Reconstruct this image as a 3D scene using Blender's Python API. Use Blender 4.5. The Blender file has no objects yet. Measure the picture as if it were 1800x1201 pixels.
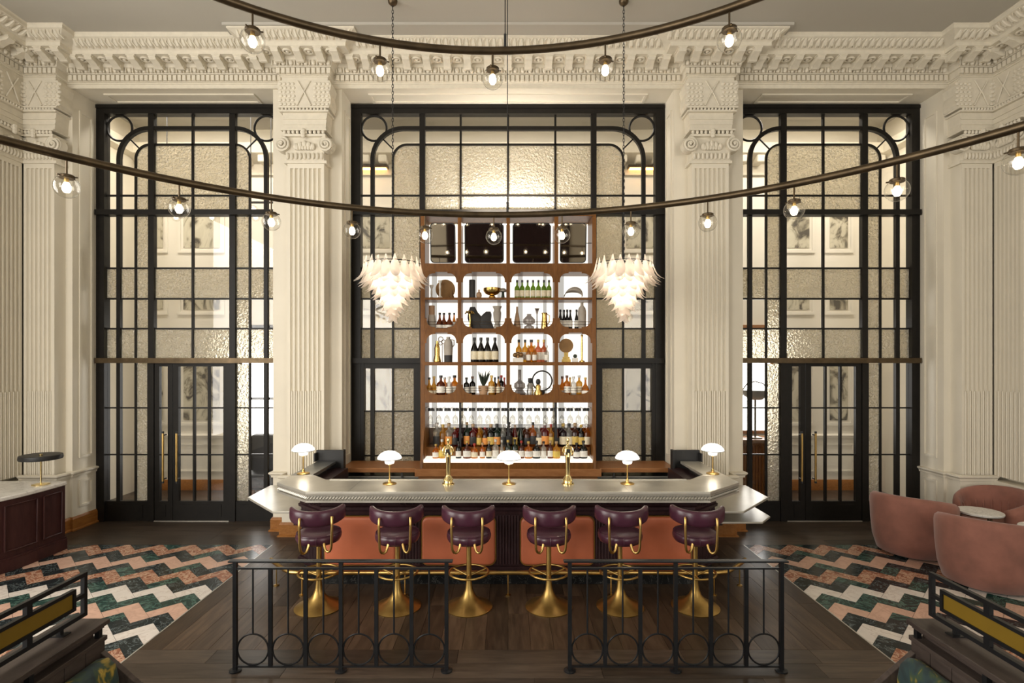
import bpy, math, random
from mathutils import Vector, Matrix
random.seed(7)
sc = bpy.context.scene
COL = sc.collection
PI = math.pi

# ---------------------------------------------------------------- camera
F, CX, CY, H = 950.0, 893.0, 635.0, 2.5          # focal length (px), principal point, eye height
cam_d = bpy.data.cameras.new('camera'); cam = bpy.data.objects.new('camera', cam_d); COL.objects.link(cam)
cam.location = (0, 0, H); cam.rotation_euler = (PI / 2, 0, 0)
cam_d.sensor_width = 36; cam_d.lens = F / 1800 * 36
cam_d.shift_x = (900 - CX) / 1800; cam_d.shift_y = (CY - 600.5) / 1800
cam_d.clip_start = 0.05; cam_d.clip_end = 100
sc.camera = cam

# ---------------------------------------------------------------- world, exposure
w = bpy.data.worlds.new('world'); sc.world = w; w.use_nodes = True
w.node_tree.nodes['Background'].inputs[0].default_value = (1.0, 0.97, 0.92, 1)
w.node_tree.nodes['Background'].inputs[1].default_value = 0.5
sc.view_settings.view_transform = 'Standard'; sc.view_settings.look = 'None'
sc.view_settings.gamma = 1; sc.view_settings.use_curve_mapping = False
sc.view_settings.exposure = 0.0

def area(name, loc, rot, sx, sy, power, color, spread=PI):
    d = bpy.data.lights.new(name, 'AREA'); d.shape = 'RECTANGLE'; d.size = sx; d.size_y = sy
    d.energy = power; d.color = color; d.spread = spread
    o = bpy.data.objects.new(name, d); COL.objects.link(o); o.location = loc; o.rotation_euler = rot
    return o
def point(name, loc, power, color, r=0.05):
    d = bpy.data.lights.new(name, 'POINT'); d.energy = power; d.color = color; d.shadow_soft_size = r
    o = bpy.data.objects.new(name, d); COL.objects.link(o); o.location = loc
    return o
# soft daylight fill added behind the camera, set in two assumed, unseen windows
for x, pw in ((-4.9, 440), (4.9, 230)):
    area('rear_fill_light', (x, -3.75, 3.4), (PI / 2, 0, 0), 2.6, 5.6, pw, (1.0, 0.95, 0.87))
# key light from the left, added in an assumed, unseen side-wall window
area('side_key_light', (-7.12, 2.2, 3.3), (0, -PI / 2, 0), 5.2, 3.4, 420, (1.0, 0.955, 0.89))
# fill lights added under the lobby ceiling, hidden behind the opening heads
area('lobby_fill_light', (-5.2, 9.0, 6.93), (0, 0, 0), 3.0, .45, 110, (1.0, 0.93, 0.82))
area('lobby_fill_light', (0.0, 9.0, 6.93), (0, 0, 0), 3.5, .45, 80, (1.0, 0.93, 0.82))
area('lobby_fill_light', (5.2, 9.0, 6.93), (0, 0, 0), 3.0, .45, 110, (1.0, 0.93, 0.82))

# light strip on top of the back bar shelving, washing the glass behind it
area('shelf_top_light', (0, 8.12, 4.72), (PI*.60, 0, 0), 1.2, .05, 80, (1.0, .95, .86))

# ---------------------------------------------------------------- mesh helpers
class MB:
    def __init__(s): s.v = []; s.f = []
    def add(s, vs, fs):
        b = len(s.v); s.v += [tuple(p) for p in vs]; s.f += [tuple(i + b for i in f) for f in fs]; return s
    def box(s, x0, x1, y0, y1, z0, z1):
        return s.add([(x0,y0,z0),(x1,y0,z0),(x1,y1,z0),(x0,y1,z0),(x0,y0,z1),(x1,y0,z1),(x1,y1,z1),(x0,y1,z1)],
                     [(0,3,2,1),(4,5,6,7),(0,1,5,4),(1,2,6,5),(2,3,7,6),(3,0,4,7)])
    def prism(s, poly, lo, hi, axis='z'):
        n = len(poly)
        def m(p, t):
            return {'z': (p[0], p[1], t), 'y': (p[0], t, p[1]), 'x': (t, p[0], p[1])}[axis]
        vs = [m(p, lo) for p in poly] + [m(p, hi) for p in poly]
        fs = [tuple(range(n)), tuple(range(2*n-1, n-1, -1))] + [(i, i+n, (i+1) % n + n, (i+1) % n) for i in range(n)]
        return s.add(vs, fs)
    def loft(s, rings, closed=True, cap=True):
        n = len(rings[0]); vs = [p for r in rings for p in r]; fs = []
        for a in range(len(rings) - 1):
            for i in range(n if closed else n - 1):
                j = (i + 1) % n
                fs.append((a*n+i, a*n+j, (a+1)*n+j, (a+1)*n+i))
        if cap and closed:
            fs.append(tuple(range(n-1, -1, -1))); fs.append(tuple((len(rings)-1)*n + i for i in range(n)))
        return s.add(vs, fs)
    def lathe(s, prof, n=20, c=(0,0,0), a0=0, a1=2*PI):
        rings = []
        full = abs(a1 - a0 - 2*PI) < 1e-6
        m = n if full else n + 1
        for r, z in prof:
            rings.append([(c[0]+r*math.cos(a0+(a1-a0)*i/n), c[1]+r*math.sin(a0+(a1-a0)*i/n), c[2]+z) for i in range(m)])
        return s.loft(rings, closed=full)
    def tube(s, path, r, n=8, closed=False, cap=True):
        P = [Vector(p) for p in path]; m = len(P); rings = []
        rr = r if isinstance(r, (list, tuple)) else [r]*m
        prev = None
        for i in range(m):
            if closed: t = P[(i+1) % m] - P[i-1]
            else: t = P[min(i+1, m-1)] - P[max(i-1, 0)]
            t.normalize()
            if prev is None:
                u = t.orthogonal().normalized()
                if abs(t.z) < 0.95: u = t.cross(Vector((0,0,1))).normalized()
            else:
                u = prev - t * prev.dot(t)
                u = u.normalized() if u.length > 1e-6 else t.orthogonal().normalized()
            prev = u; v = t.cross(u)
            rings.append([tuple(P[i] + (u*math.cos(2*PI*k/n) + v*math.sin(2*PI*k/n))*rr[i]) for k in range(n)])
        if closed: rings.append(rings[0])
        return s.loft(rings, cap=cap and not closed)
    def ball(s, c, rx, ry=None, rz=None, n=12, m=8):
        ry = ry or rx; rz = rz or rx; rings = []
        for j in range(m + 1):
            t = -PI/2 + PI*j/m; cr = max(math.cos(t), 1e-3)
            rings.append([(c[0]+rx*cr*math.cos(2*PI*i/n), c[1]+ry*cr*math.sin(2*PI*i/n), c[2]+rz*math.sin(t)) for i in range(n)])
        return s.loft(rings)
    def torus(s, c, R, r, n=32, m=8, axis='z', sq=1.0):
        pts = []
        for i in range(n):
            a = 2*PI*i/n; x, y = R*math.cos(a), R*math.sin(a)*sq
            pts.append({'z': (c[0]+x, c[1]+y, c[2]), 'y': (c[0]+x, c[1], c[2]+y), 'x': (c[0], c[1]+x, c[2]+y)}[axis])
        return s.tube(pts, r, m, closed=True)
    def mesh(s, name, mat, smooth=35):
        me = bpy.data.meshes.new(name); me.from_pydata(s.v, [], s.f); me.materials.append(mat)
        import bmesh
        bm = bmesh.new(); bm.from_mesh(me); bmesh.ops.recalc_face_normals(bm, faces=bm.faces); bm.to_mesh(me); bm.free()
        if smooth:
            me.shade_smooth(); me.set_sharp_from_angle(angle=math.radians(smooth))
        return me
    def build(s, name, mat, parent=None, smooth=35, world=True, bevel=0, loc=None):
        """vertices are given in world space; they are stored relative to the parent (or to loc)"""
        off = Vector((0, 0, 0))
        if parent is not None and world: off = wloc(parent)
        elif loc is not None: off = Vector(loc)
        if off.length > 0: s.v = [(p[0]-off.x, p[1]-off.y, p[2]-off.z) for p in s.v]
        o = link(name, s.mesh(name, mat, smooth), parent)
        if loc is not None and parent is None: o.location = loc
        if bevel:
            b = o.modifiers.new('bevel', 'BEVEL'); b.width = bevel; b.segments = 2; b.limit_method = 'ANGLE'; b.harden_normals = False
        return o
def wloc(o):
    v = Vector(o.location)
    while o.parent: o = o.parent; v = v + Vector(o.location)
    return v
def link(name, me, parent=None, loc=None, rot=None):
    o = bpy.data.objects.new(name, me); COL.objects.link(o); o.parent = parent
    if loc is not None: o.location = loc
    if rot is not None: o.rotation_euler = rot
    return o
def tag(o, label=None, cat=None, group=None, kind=None):
    if label: o['label'] = label
    if cat: o['category'] = cat
    if group: o['group'] = group
    if kind: o['kind'] = kind
    return o
def empty(name, loc, rz=0, label=None, cat=None, group=None, kind=None):
    o = bpy.data.objects.new(name, None); COL.objects.link(o); o.location = loc; o.rotation_euler = (0, 0, rz)
    o.empty_display_size = 0.1
    return tag(o, label, cat, group, kind)
def copy_tree(o, parent=None):
    c = o.copy(); COL.objects.link(c); c.parent = parent
    for ch in list(o.children): copy_tree(ch, c)
    return c
def W(px, py, Y): return ((px - CX) * Y / F, Y, H - (py - CY) * Y / F)
def fl(px, py): Y = H * F / (py - CY); return ((px - CX) * Y / F, Y)
def rrect(x0, x1, y0, y1, r, n=6):
    p = []
    for cx, cy, a in ((x1-r, y1-r, 0), (x0+r, y1-r, PI/2), (x0+r, y0+r, PI), (x1-r, y0+r, 1.5*PI)):
        for i in range(n+1):
            t = a + PI/2*i/n; p.append((cx + r*math.cos(t), cy + r*math.sin(t)))
    return p
def sweep(mb, prof, path, closed_prof=True):
    """sweep a profile (p outward, z) along a plan path; outward = right-hand side of travel"""
    n = len(path); rings = []
    N = []
    for i in range(n - 1):
        d = Vector((path[i+1][0]-path[i][0], path[i+1][1]-path[i][1])).normalized(); N.append(Vector((d.y, -d.x)))
    for i in range(n):
        a = N[max(i-1, 0)]; b = N[min(i, n-2)]
        m = (a + b); m = m / max(m.dot(a), 1e-4) if m.length > 1e-4 else a
        rings.append([(path[i][0]+m.x*p, path[i][1]+m.y*p, z) for p, z in prof])
    return mb.loft(rings, closed=closed_prof)

# ---------------------------------------------------------------- materials
def NT(m): m.use_nodes = True; return m.node_tree
def newmat(name): 
    m = bpy.data.materials.new(name); nt = NT(m); return m, nt, nt.nodes['Principled BSDF']
def setc(b, col, rough, metal=0, **k):
    b.inputs['Base Color'].default_value = (*col, 1); b.inputs['Roughness'].default_value = rough; b.inputs['Metallic'].default_value = metal
    for n, v in k.items(): b.inputs[n].default_value = v
def coords(nt, scale=(1,1,1), rnd=False, kind='Object'):
    tc = nt.nodes.new('ShaderNodeTexCoord'); mp = nt.nodes.new('ShaderNodeMapping'); mp.inputs['Scale'].default_value = scale
    nt.links.new(tc.outputs[kind], mp.inputs['Vector'])
    if rnd:
        oi = nt.nodes.new('ShaderNodeObjectInfo'); mul = nt.nodes.new('ShaderNodeMath'); mul.operation = 'MULTIPLY'; mul.inputs[1].default_value = 37.0
        nt.links.new(oi.outputs['Random'], mul.inputs[0]); cb = nt.nodes.new('ShaderNodeCombineXYZ')
        for i in range(3): nt.links.new(mul.outputs[0], cb.inputs[i])
        nt.links.new(cb.outputs[0], mp.inputs['Location'])
    return mp.outputs[0]
def noise(nt, vec, scale, detail=4, dist=0, rough=.55):
    n = nt.nodes.new('ShaderNodeTexNoise'); n.inputs['Scale'].default_value = scale; n.inputs['Detail'].default_value = detail
    n.inputs['Distortion'].default_value = dist; n.inputs['Roughness'].default_value = rough
    if vec is not None: nt.links.new(vec, n.inputs['Vector'])
    return n.outputs['Fac']
def ramp(nt, fac, stops):
    r = nt.nodes.new('ShaderNodeValToRGB'); e = r.color_ramp.elements
    while len(e) < len(stops): e.new(0.5)
    for el, (p, c) in zip(e, stops): el.position = p; el.color = (*c, 1) if len(c) == 3 else c
    nt.links.new(fac, r.inputs[0]); return r.outputs[0]
def bump(nt, b, h, strength=.2, dist=.01):
    n = nt.nodes.new('ShaderNodeBump'); n.inputs['Strength'].default_value = strength; n.inputs['Distance'].default_value = dist
    nt.links.new(h, n.inputs['Height']); nt.links.new(n.outputs[0], b.inputs['Normal']); return n
def simple(name, col, rough=.5, metal=0, var=.06, scale=6, bmp=0, **k):
    m, nt, b = newmat(name); setc(b, col, rough, metal, **k)
    v = coords(nt); f = noise(nt, v, scale)
    lo = tuple(c*(1-var) for c in col); hi = tuple(min(c*(1+var), 1) for c in col)
    nt.links.new(ramp(nt, f, [(.3, lo), (.7, hi)]), b.inputs['Base Color'])
    if bmp: bump(nt, b, noise(nt, v, scale*8), bmp, .004)
    return m
def wood(name, c1, c2, rough=.4, scale=(2, 2, 14), rnd=False, spread=0.0):
    m, nt, b = newmat(name); setc(b, c1, rough); b.inputs['Specular IOR Level'].default_value = .28
    v = coords(nt, scale, rnd); f = noise(nt, v, 2.2, 6, .6)
    col = ramp(nt, f, [(.3, c1), (.7, c2)])
    if spread:
        oi = nt.nodes.new('ShaderNodeObjectInfo'); hs = nt.nodes.new('ShaderNodeHueSaturation')
        mr = nt.nodes.new('ShaderNodeMapRange'); mr.inputs[3].default_value = 1 - spread; mr.inputs[4].default_value = 1 + spread
        nt.links.new(oi.outputs['Random'], mr.inputs[0]); nt.links.new(mr.outputs[0], hs.inputs['Value']); nt.links.new(col, hs.inputs['Color']); col = hs.outputs[0]
    nt.links.new(col, b.inputs['Base Color']); bump(nt, b, f, .08, .003); return m
def marble(name, base, vein, vs=3.0, rough=.2, amt=(.46, .54), dark=None):
    m, nt, b = newmat(name); setc(b, base, rough); b.inputs['Specular IOR Level'].default_value = .3
    v = coords(nt, (1, 1, 1), True); f = noise(nt, v, vs, 8, 1.8, .65); g = noise(nt, v, vs*2.3, 4, .5)
    lo = dark or tuple(c*.82 for c in base)
    c1 = ramp(nt, g, [(.3, lo), (.7, base)])
    c2 = ramp(nt, f, [(amt[0], (0, 0, 0)), ((amt[0]+amt[1])/2, (1, 1, 1)), (amt[1], (0, 0, 0))])
    mx = nt.nodes.new('ShaderNodeMix'); mx.data_type = 'RGBA'; nt.links.new(c2, mx.inputs[0]); nt.links.new(c1, mx.inputs[6]); mx.inputs[7].default_value = (*vein, 1)
    nt.links.new(mx.outputs[2], b.inputs['Base Color']); return m
def emit(name, col, s):
    m = bpy.data.materials.new(name); nt = NT(m); nt.nodes.clear(); o = nt.nodes.new('ShaderNodeOutputMaterial'); e = nt.nodes.new('ShaderNodeEmission')
    e.inputs[0].default_value = (*col, 1); e.inputs[1].default_value = s; nt.links.new(e.outputs[0], o.inputs[0]); return m
def clear_glass(name, tint=(1, 1, 1), refl=1.0, rough=.02):
    m = bpy.data.materials.new(name); nt = NT(m); nt.nodes.clear(); o = nt.nodes.new('ShaderNodeOutputMaterial')
    t = nt.nodes.new('ShaderNodeBsdfTransparent'); t.inputs[0].default_value = (*tint, 1)
    g = nt.nodes.new('ShaderNodeBsdfGlossy'); g.inputs['Roughness'].default_value = rough
    lw = nt.nodes.new('ShaderNodeLayerWeight'); lw.inputs[0].default_value = .5
    pw = nt.nodes.new('ShaderNodeMath'); pw.operation = 'POWER'; pw.inputs[1].default_value = 4; nt.links.new(lw.outputs['Facing'], pw.inputs[0])
    mu = nt.nodes.new('ShaderNodeMath'); mu.operation = 'MULTIPLY_ADD'; mu.inputs[1].default_value = .5*refl; mu.inputs[2].default_value = .035*refl; nt.links.new(pw.outputs[0], mu.inputs[0])
    mx = nt.nodes.new('ShaderNodeMixShader'); nt.links.new(mu.outputs[0], mx.inputs[0]); nt.links.new(t.outputs[0], mx.inputs[1]); nt.links.new(g.outputs[0], mx.inputs[2])
    nt.links.new(mx.outputs[0], o.inputs[0]); return m
def frosted(name, col, scale=27, trans=.33, strength=1.0):
    """hammered glass: bumpy rough refraction mixed with a translucent body"""
    m = bpy.data.materials.new(name); nt = NT(m); nt.nodes.clear(); o = nt.nodes.new('ShaderNodeOutputMaterial')
    v = coords(nt, (1, 60, 1)); h = noise(nt, v, scale, 2, .3); bp = nt.nodes.new('ShaderNodeBump'); bp.inputs['Strength'].default_value = strength; bp.inputs['Distance'].default_value = .05
    nt.links.new(h, bp.inputs['Height'])
    r = nt.nodes.new('ShaderNodeBsdfRefraction'); r.inputs['IOR'].default_value = 1.25; r.inputs['Roughness'].default_value = .08; r.inputs[0].default_value = (*col, 1)
    tl = nt.nodes.new('ShaderNodeBsdfTranslucent'); tl.inputs[0].default_value = (*col, 1)
    df = nt.nodes.new('ShaderNodeBsdfDiffuse'); df.inputs[0].default_value = (*col, 1)
    gl = nt.nodes.new('ShaderNodeBsdfGlossy'); gl.inputs['Roughness'].default_value = .12
    for n in (r, tl, df, gl): nt.links.new(bp.outputs[0], n.inputs['Normal'])
    m0 = nt.nodes.new('ShaderNodeMixShader'); m0.inputs[0].default_value = .5; nt.links.new(tl.outputs[0], m0.inputs[1]); nt.links.new(df.outputs[0], m0.inputs[2])
    m1 = nt.nodes.new('ShaderNodeMixShader'); m1.inputs[0].default_value = trans; nt.links.new(r.outputs[0], m1.inputs[1]); nt.links.new(m0.outputs[0], m1.inputs[2])
    m2 = nt.nodes.new('ShaderNodeMixShader'); m2.inputs[0].default_value = .13; nt.links.new(m1.outputs[0], m2.inputs[1]); nt.links.new(gl.outputs[0], m2.inputs[2])
    nt.links.new(m2.outputs[0], o.inputs[0]); return m
def tinted(name, col, body=.55, rough=.08):
    """coloured bottle glass: light passes through it tinted, with a glossy skin"""
    m = bpy.data.materials.new(name); nt = NT(m); nt.nodes.clear(); o = nt.nodes.new('ShaderNodeOutputMaterial')
    tl = nt.nodes.new('ShaderNodeBsdfTranslucent'); tl.inputs[0].default_value = (*col, 1)
    tp = nt.nodes.new('ShaderNodeBsdfTransparent'); tp.inputs[0].default_value = (*[c**.6 for c in col], 1)
    gl = nt.nodes.new('ShaderNodeBsdfGlossy'); gl.inputs['Roughness'].default_value = rough
    m1 = nt.nodes.new('ShaderNodeMixShader'); m1.inputs[0].default_value = body; nt.links.new(tp.outputs[0], m1.inputs[1]); nt.links.new(tl.outputs[0], m1.inputs[2])
    lw = nt.nodes.new('ShaderNodeLayerWeight'); lw.inputs[0].default_value = .5
    pw = nt.nodes.new('ShaderNodeMath'); pw.operation = 'POWER'; pw.inputs[1].default_value = 4; nt.links.new(lw.outputs['Facing'], pw.inputs[0])
    mu = nt.nodes.new('ShaderNodeMath'); mu.operation = 'MULTIPLY_ADD'; mu.inputs[1].default_value = .5; mu.inputs[2].default_value = .05; nt.links.new(pw.outputs[0], mu.inputs[0])
    m2 = nt.nodes.new('ShaderNodeMixShader'); nt.links.new(mu.outputs[0], m2.inputs[0]); nt.links.new(m1.outputs[0], m2.inputs[1]); nt.links.new(gl.outputs[0], m2.inputs[2])
    nt.links.new(m2.outputs[0], o.inputs[0]); return m
M = {}
M['plaster'] = simple('cream_plaster', (.74, .685, .57), .6, var=.03, scale=2)
M['orn'] = simple('moulded_plaster', (.72, .665, .55), .65, var=.05, scale=14, bmp=.15)
M['ceil'] = simple('ceiling_paint', (.48, .455, .40), .75, var=.02, scale=1)
M['lobbywall'] = simple('lobby_paint', (.80, .755, .66), .6, var=.03, scale=2)
M['steel'] = simple('black_steel', (.010, .0085, .007), .42, 0, var=.2, scale=10, **{'Specular IOR Level': .22})
M['rail'] = simple('rail_steel', (.012, .0125, .014), .36, 0, var=.2, scale=10, **{'Specular IOR Level': .28})
M['bronze'] = simple('dark_bronze', (.10, .072, .042), .38, .85, var=.25, scale=9)
M['brass'] = simple('aged_brass', (.60, .40, .14), .3, 1, var=.15, scale=8)
M['satinbrass'] = simple('satin_brass', (.50, .33, .11), .38, 1, var=.18, scale=7)
M['polbrass'] = simple('polished_brass', (.85, .68, .34), .12, 1, var=.08, scale=8)
M['clear'] = clear_glass('clear_pane')
M['text'] = frosted('hammered_glass', (.90, .855, .74))
M['globe'] = clear_glass('globe_glass', (.965, .96, .94), 2.0)
M['oak'] = wood('orange_oak', (.25, .095, .02), (.36, .15, .038), .4, (10, 3, 20))
M['walnut'] = wood('shelf_walnut', (.125, .046, .008), (.20, .080, .016), .4, (12, 6, 3))
M['counterwood'] = wood('back_counter_wood', (.30, .125, .045), (.40, .185, .075), .35, (3, 14, 10))
M['plank'] = wood('smoked_oak_plank', (.040, .025, .016), (.092, .060, .038), .38, (9, 1.2, 4), True, .42)
M['plankx'] = wood('smoked_oak_plank_cross', (.038, .028, .021), (.086, .063, .046), .33, (1.2, 9, 4), True, .35)
M['subfloor'] = simple('floor_joint', (.02, .015, .012), .8)
M['zinc'] = simple('zinc_top', (.50, .475, .415), .32, .4, var=.14, scale=3)
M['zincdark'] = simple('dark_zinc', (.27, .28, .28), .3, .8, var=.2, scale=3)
M['auberg'] = wood('aubergine_timber', (.022, .010, .012), (.042, .020, .023), .35, (10, 10, 2))
M['coral'] = simple('coral_leather', (.52, .145, .068), .42, var=.10, scale=3, bmp=.05)
M['purple'] = simple('plum_leather', (.062, .018, .034), .28, var=.2, scale=9, bmp=.06)
M['black'] = simple('black_matt', (.012, .012, .013), .5)
M['nero'] = marble('black_marble', (.012, .013, .014), (.16, .16, .15), 4, .25, (.49, .503))
M['white_marble'] = marble('white_marble_top', (.82, .80, .76), (.5, .48, .46), 4, .2, (.47, .50))
M['t_dark'] = marble('tile_black_green', (.018, .028, .03), (.20, .24, .24), 4, .22, (.485, .51), (.008, .011, .013))
M['t_green'] = marble('tile_green', (.02, .062, .05), (.10, .17, .14), 5, .22, (.45, .53), (.012, .03, .03))
M['t_pink'] = marble('tile_pale_pink', (.66, .42, .32), (.52, .33, .25), 3, .25, (.46, .54), (.56, .36, .27))
M['t_rust'] = marble('tile_rust', (.37, .155, .088), (.60, .40, .28), 8, .25, (.43, .55), (.20, .075, .045))
M['t_white'] = marble('tile_white', (.74, .68, .62), (.55, .47, .42), 3, .22, (.47, .52), (.66, .60, .55))
M['velvet'] = simple('rose_velvet', (.25, .10, .07), .8, var=.28, scale=3)
M['velvet'].node_tree.nodes['Principled BSDF'].inputs['Sheen Weight'].default_value = .25
M['mustard'] = simple('mustard_panel', (.19, .115, .008), .5, var=.05)
M['burg'] = wood('burgundy_panel', (.04, .014, .014), (.062, .023, .021), .4, (10, 10, 2))
M['ledge'] = wood('dark_bench_timber', (.045, .034, .03), (.085, .066, .058), .35, (14, 2, 8))
# ================================================================= the setting
YW, YF = 7.96, 8.48            # wall face, glazed screen plane
ZC = 7.0                       # ceiling
XR = 7.17                      # side walls
NL = (-6.416, -3.46); NC = (-2.447, 2.447); NR = (3.46, 6.416)   # the three tall openings
ZN = 6.51                      # head of the openings
wall = MB()
for a, b in ((-XR, NL[0]), (NL[1], NC[0]), (NC[1], NR[0]), (NR[1], XR)):
    wall.box(a, b, YW, YF + .12, 0, ZN)
wall.box(-XR, XR, YW, YF + .12, ZN, ZC + .1)
wall_back = tag(wall.build('wall_back', M['plaster'], smooth=0), 'cream plaster back wall with three tall glazed openings', kind='structure')
for sgn, nm in ((-1, 'wall_left'), (1, 'wall_right')):
    m = MB(); x0 = sgn*XR
    if sgn > 0: m.box(XR, XR + .2, -4, 13, 0, ZC + .1)
    else:
        m.box(-XR - .2, -XR, 4.0, 13, 0, ZC + .1); m.box(-XR - .2, -XR, -4, .4, 0, ZC + .1)
        m.box(-XR - .2, -XR, .4, 4.0, 0, .6); m.box(-XR - .2, -XR, .4, 4.0, 6.0, ZC + .1)  # assumed opening for the side key light
    tag(m.build(nm, M['plaster'], smooth=0), 'cream plaster side wall of the bar room', kind='structure')
m = MB()
for a, b in ((-XR, -6.3), (-3.5, 3.5), (6.3, XR)): m.box(a, b, -4.0, -3.8, 0, 6.4)
m.box(-XR, XR, -4.0, -3.8, 6.4, ZC + .1)
wr = tag(m.build('wall_rear', M['plaster'], smooth=0), 'wall behind the viewer with two assumed tall window openings', kind='structure')
MB().box(-2.2, 2.2, -3.8, -3.74, 0, 5.6).build('mirror_backdrop', M['auberg'], wr, smooth=0)  # unseen dark panel added for the tilted mirrors to reflect
tag(MB().box(-XR - .2, XR + .2, -4, 13, ZC, ZC + .15).build('ceiling', M['ceil'], smooth=0), 'pale grey flat ceiling', kind='structure')

# ---- lobby beyond the glass
M['print'] = None
def floral():
    m, nt, b = newmat('floral_print'); setc(b, (.5, .46, .36), .6)
    v = coords(nt, (1, 1, .7), True); f = noise(nt, v, 3.2, 3, 1.5); g = noise(nt, v, 1.6, 2, .4)
    c = ramp(nt, f, [(.36, (.07, .06, .045)), (.43, (.28, .25, .18)), (.5, (.52, .48, .37)), (.66, (.60, .56, .44)), (.76, (.42, .38, .28))])
    nt.links.new(c, b.inputs['Base Color']); return m
M['print'] = floral()
YL = 10.5
lw = MB().box(-7.6, 7.6, YL, YL + .2, 0, ZC + .1)
lobby_wall = tag(lw.build('wall_lobby', M['lobbywall'], smooth=0), 'cream lobby wall seen through the glass screens', kind='structure')
m = MB(); m.box(-7.6, -7.4, YF + .12, YL, 0, ZC + .1); m.box(7.4, 7.6, YF + .12, YL, 0, ZC + .1)
tag(m.build('wall_lobby_ends', M['lobbywall'], smooth=0), 'end walls of the lobby beyond the glass', kind='structure')
# panels and trim in the lobby
def panel_frame(m, x0, x1, z0, z1, y, t=.05, d=.03):
    m.box(x0, x1, y-d, y, z0, z0+t); m.box(x0, x1, y-d, y, z1-t, z1); m.box(x0, x0+t, y-d, y, z0+t, z1-t); m.box(x1-t, x1, y-d, y, z0+t, z1-t)
for x0, x1 in ((-7.2, -6.6), (-6.4, -5.5), (5.25, 5.95), (6.15, 6.7), (-3.9, -3.2), (-3.05, -2.2), (2.2, 3.05), (3.2, 3.9)):
    for z0, z1 in ((1.25, 3.1), (3.4, 4.25), (4.6, 5.5)):
        fm = MB(); panel_frame(fm, x0, x1, z0, z1, YL); fm.build('panel_moulding', M['lobbywall'], lobby_wall, smooth=0)
        MB().box(x0+.1, x1-.1, YL-.012, YL-.002, z0+.1, z1-.1).build('floral_panel', M['print'], lobby_wall, smooth=0)
    fm = MB(); panel_frame(fm, x0, x1, .35, .9, YL, .03, .02); fm.build('panel_moulding', M['lobbywall'], lobby_wall, smooth=0)
for sx in (-1, 1):
    for y0, y1 in ((8.75, 9.45), (9.6, 10.35)):
        for z0, z1 in ((1.25, 3.1), (3.4, 4.25), (4.6, 5.5)):
            q = MB().box(min(sx*7.39, sx*7.4), max(sx*7.39, sx*7.4), y0, y1, z0, z1); q.build('floral_panel', M['print'], lobby_wall, smooth=0)
m = MB(); sweep(m, [(0, 0), (.05, 0), (.05, .16), (.03, .2), (0, .2)], [(-7.4, YF+.14), (-7.4, YL), (7.4, YL), (7.4, YF+.14)])
tag(m.build('baseboard_lobby', M['oak']), 'orange oak skirting of the lobby', kind='structure')
m = MB(); sweep(m, [(0, 1.0), (.04, 1.0), (.06, 1.06), (0, 1.09)], [(-7.4, YF+.14), (-7.4, YL), (7.4, YL), (7.4, YF+.14)])
m.build('dado_rail', M['lobbywall'], lobby_wall)
m = MB(); sweep(m, [(0, 6.1), (.06, 6.1), (.08, 6.3), (.35, 6.42), (.38, 6.6), (0, 6.7)], [(-7.4, YF+.14), (-7.4, YL), (7.4, YL), (7.4, YF+.14)])
m.build('lobby_cornice', M['orn'], lobby_wall)
for i in range(44):
    x = -7.0 + i * .325
    MB().box(x, x+.15, YL-.32, YL-.05, 6.26, 6.4).build('modillion', M['orn'], lobby_wall, smooth=0, bevel=.02)
# bright garden doors of the lobby behind the two central piers
M['day'] = emit('daylight_pane', (1.0, .97, .92), 8.0)
for sx, lab in ((-1, 'left'), (1, 'right')):
    t = empty('window_4' if sx < 0 else 'window_5', (sx*4.75, YL - .06, .5), kind='structure'); t['label'] = 'bright lobby window beyond the %s glazed screen' % lab
    x0, x1 = sorted((-5.15, -4.35) if sx < 0 else (4.35, 5.08))
    MB().box(x0, x1, YL-.03, YL-.01, .45 if sx < 0 else 1.15, 3.15).build('pane', M['day'], t, smooth=0)
    fm = MB(); panel_frame(fm, x0-.05, x1+.05, .4 if sx < 0 else 1.1, 3.2, YL, .06, .06); fm.build('frame', M['steel'] if sx < 0 else M['oak'], t, smooth=0)
    if sx < 0: MB().box(x0, x1, YL-.05, YL-.03, 1.75, 1.8).build('glazing_bar', M['steel'], t, smooth=0)

# ---- floors
FX = 3.2; YT = 7.35            # edges of the marble fields
floor = tag(MB().box(-XR, XR, -4, YL, -.2, -.012).build('floor', M['subfloor'], smooth=0), 'dark smoked oak plank floor', kind='structure')
def slab(m, poly, z0=-.012, z1=0.0): return m.prism(poly, z0, z1)
g = .0015
def plank_run(x0, x1, y0, y1, along, width, mat, seed, lmin=1.1, lmax=2.2):
    R = random.Random(seed)
    a0, a1, b0, b1 = (x0, x1, y0, y1) if along == 'y' else (y0, y1, x0, x1)
    n = max(1, round((a1-a0)/width)); wd = (a1-a0)/n
    for i in range(n):
        b = b0 - R.random()*1.0
        while b < b1:
            e = b + R.uniform(lmin, lmax); lo, hi = max(b, b0), min(e, b1); b = e
            if hi - lo < .02: continue
            u0, u1 = a0+i*wd+g, a0+(i+1)*wd-g
            q = (u0, u1, lo+g, hi-g) if along == 'y' else (lo+g, hi-g, u0, u1)
            c = ((q[0]+q[1])/2, (q[2]+q[3])/2, 0)
            z = R.uniform(-.001, .0)
            mb = MB().box(q[0]-c[0], q[1]-c[0], q[2]-c[1], q[3]-c[1], -.012, z)
            o = link('floor_plank', mb.mesh('floor_plank', mat, 0), floor, c)
plank_run(-FX, FX, 4.68, YT, 'y', .2, M['plank'], 3)
plank_run(-FX, FX, 3.0, 4.68, 'x', .22, M['plankx'], 4)
plank_run(-XR, XR, YT, YF+.1, 'x', .19, M['plankx'], 5)
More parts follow.
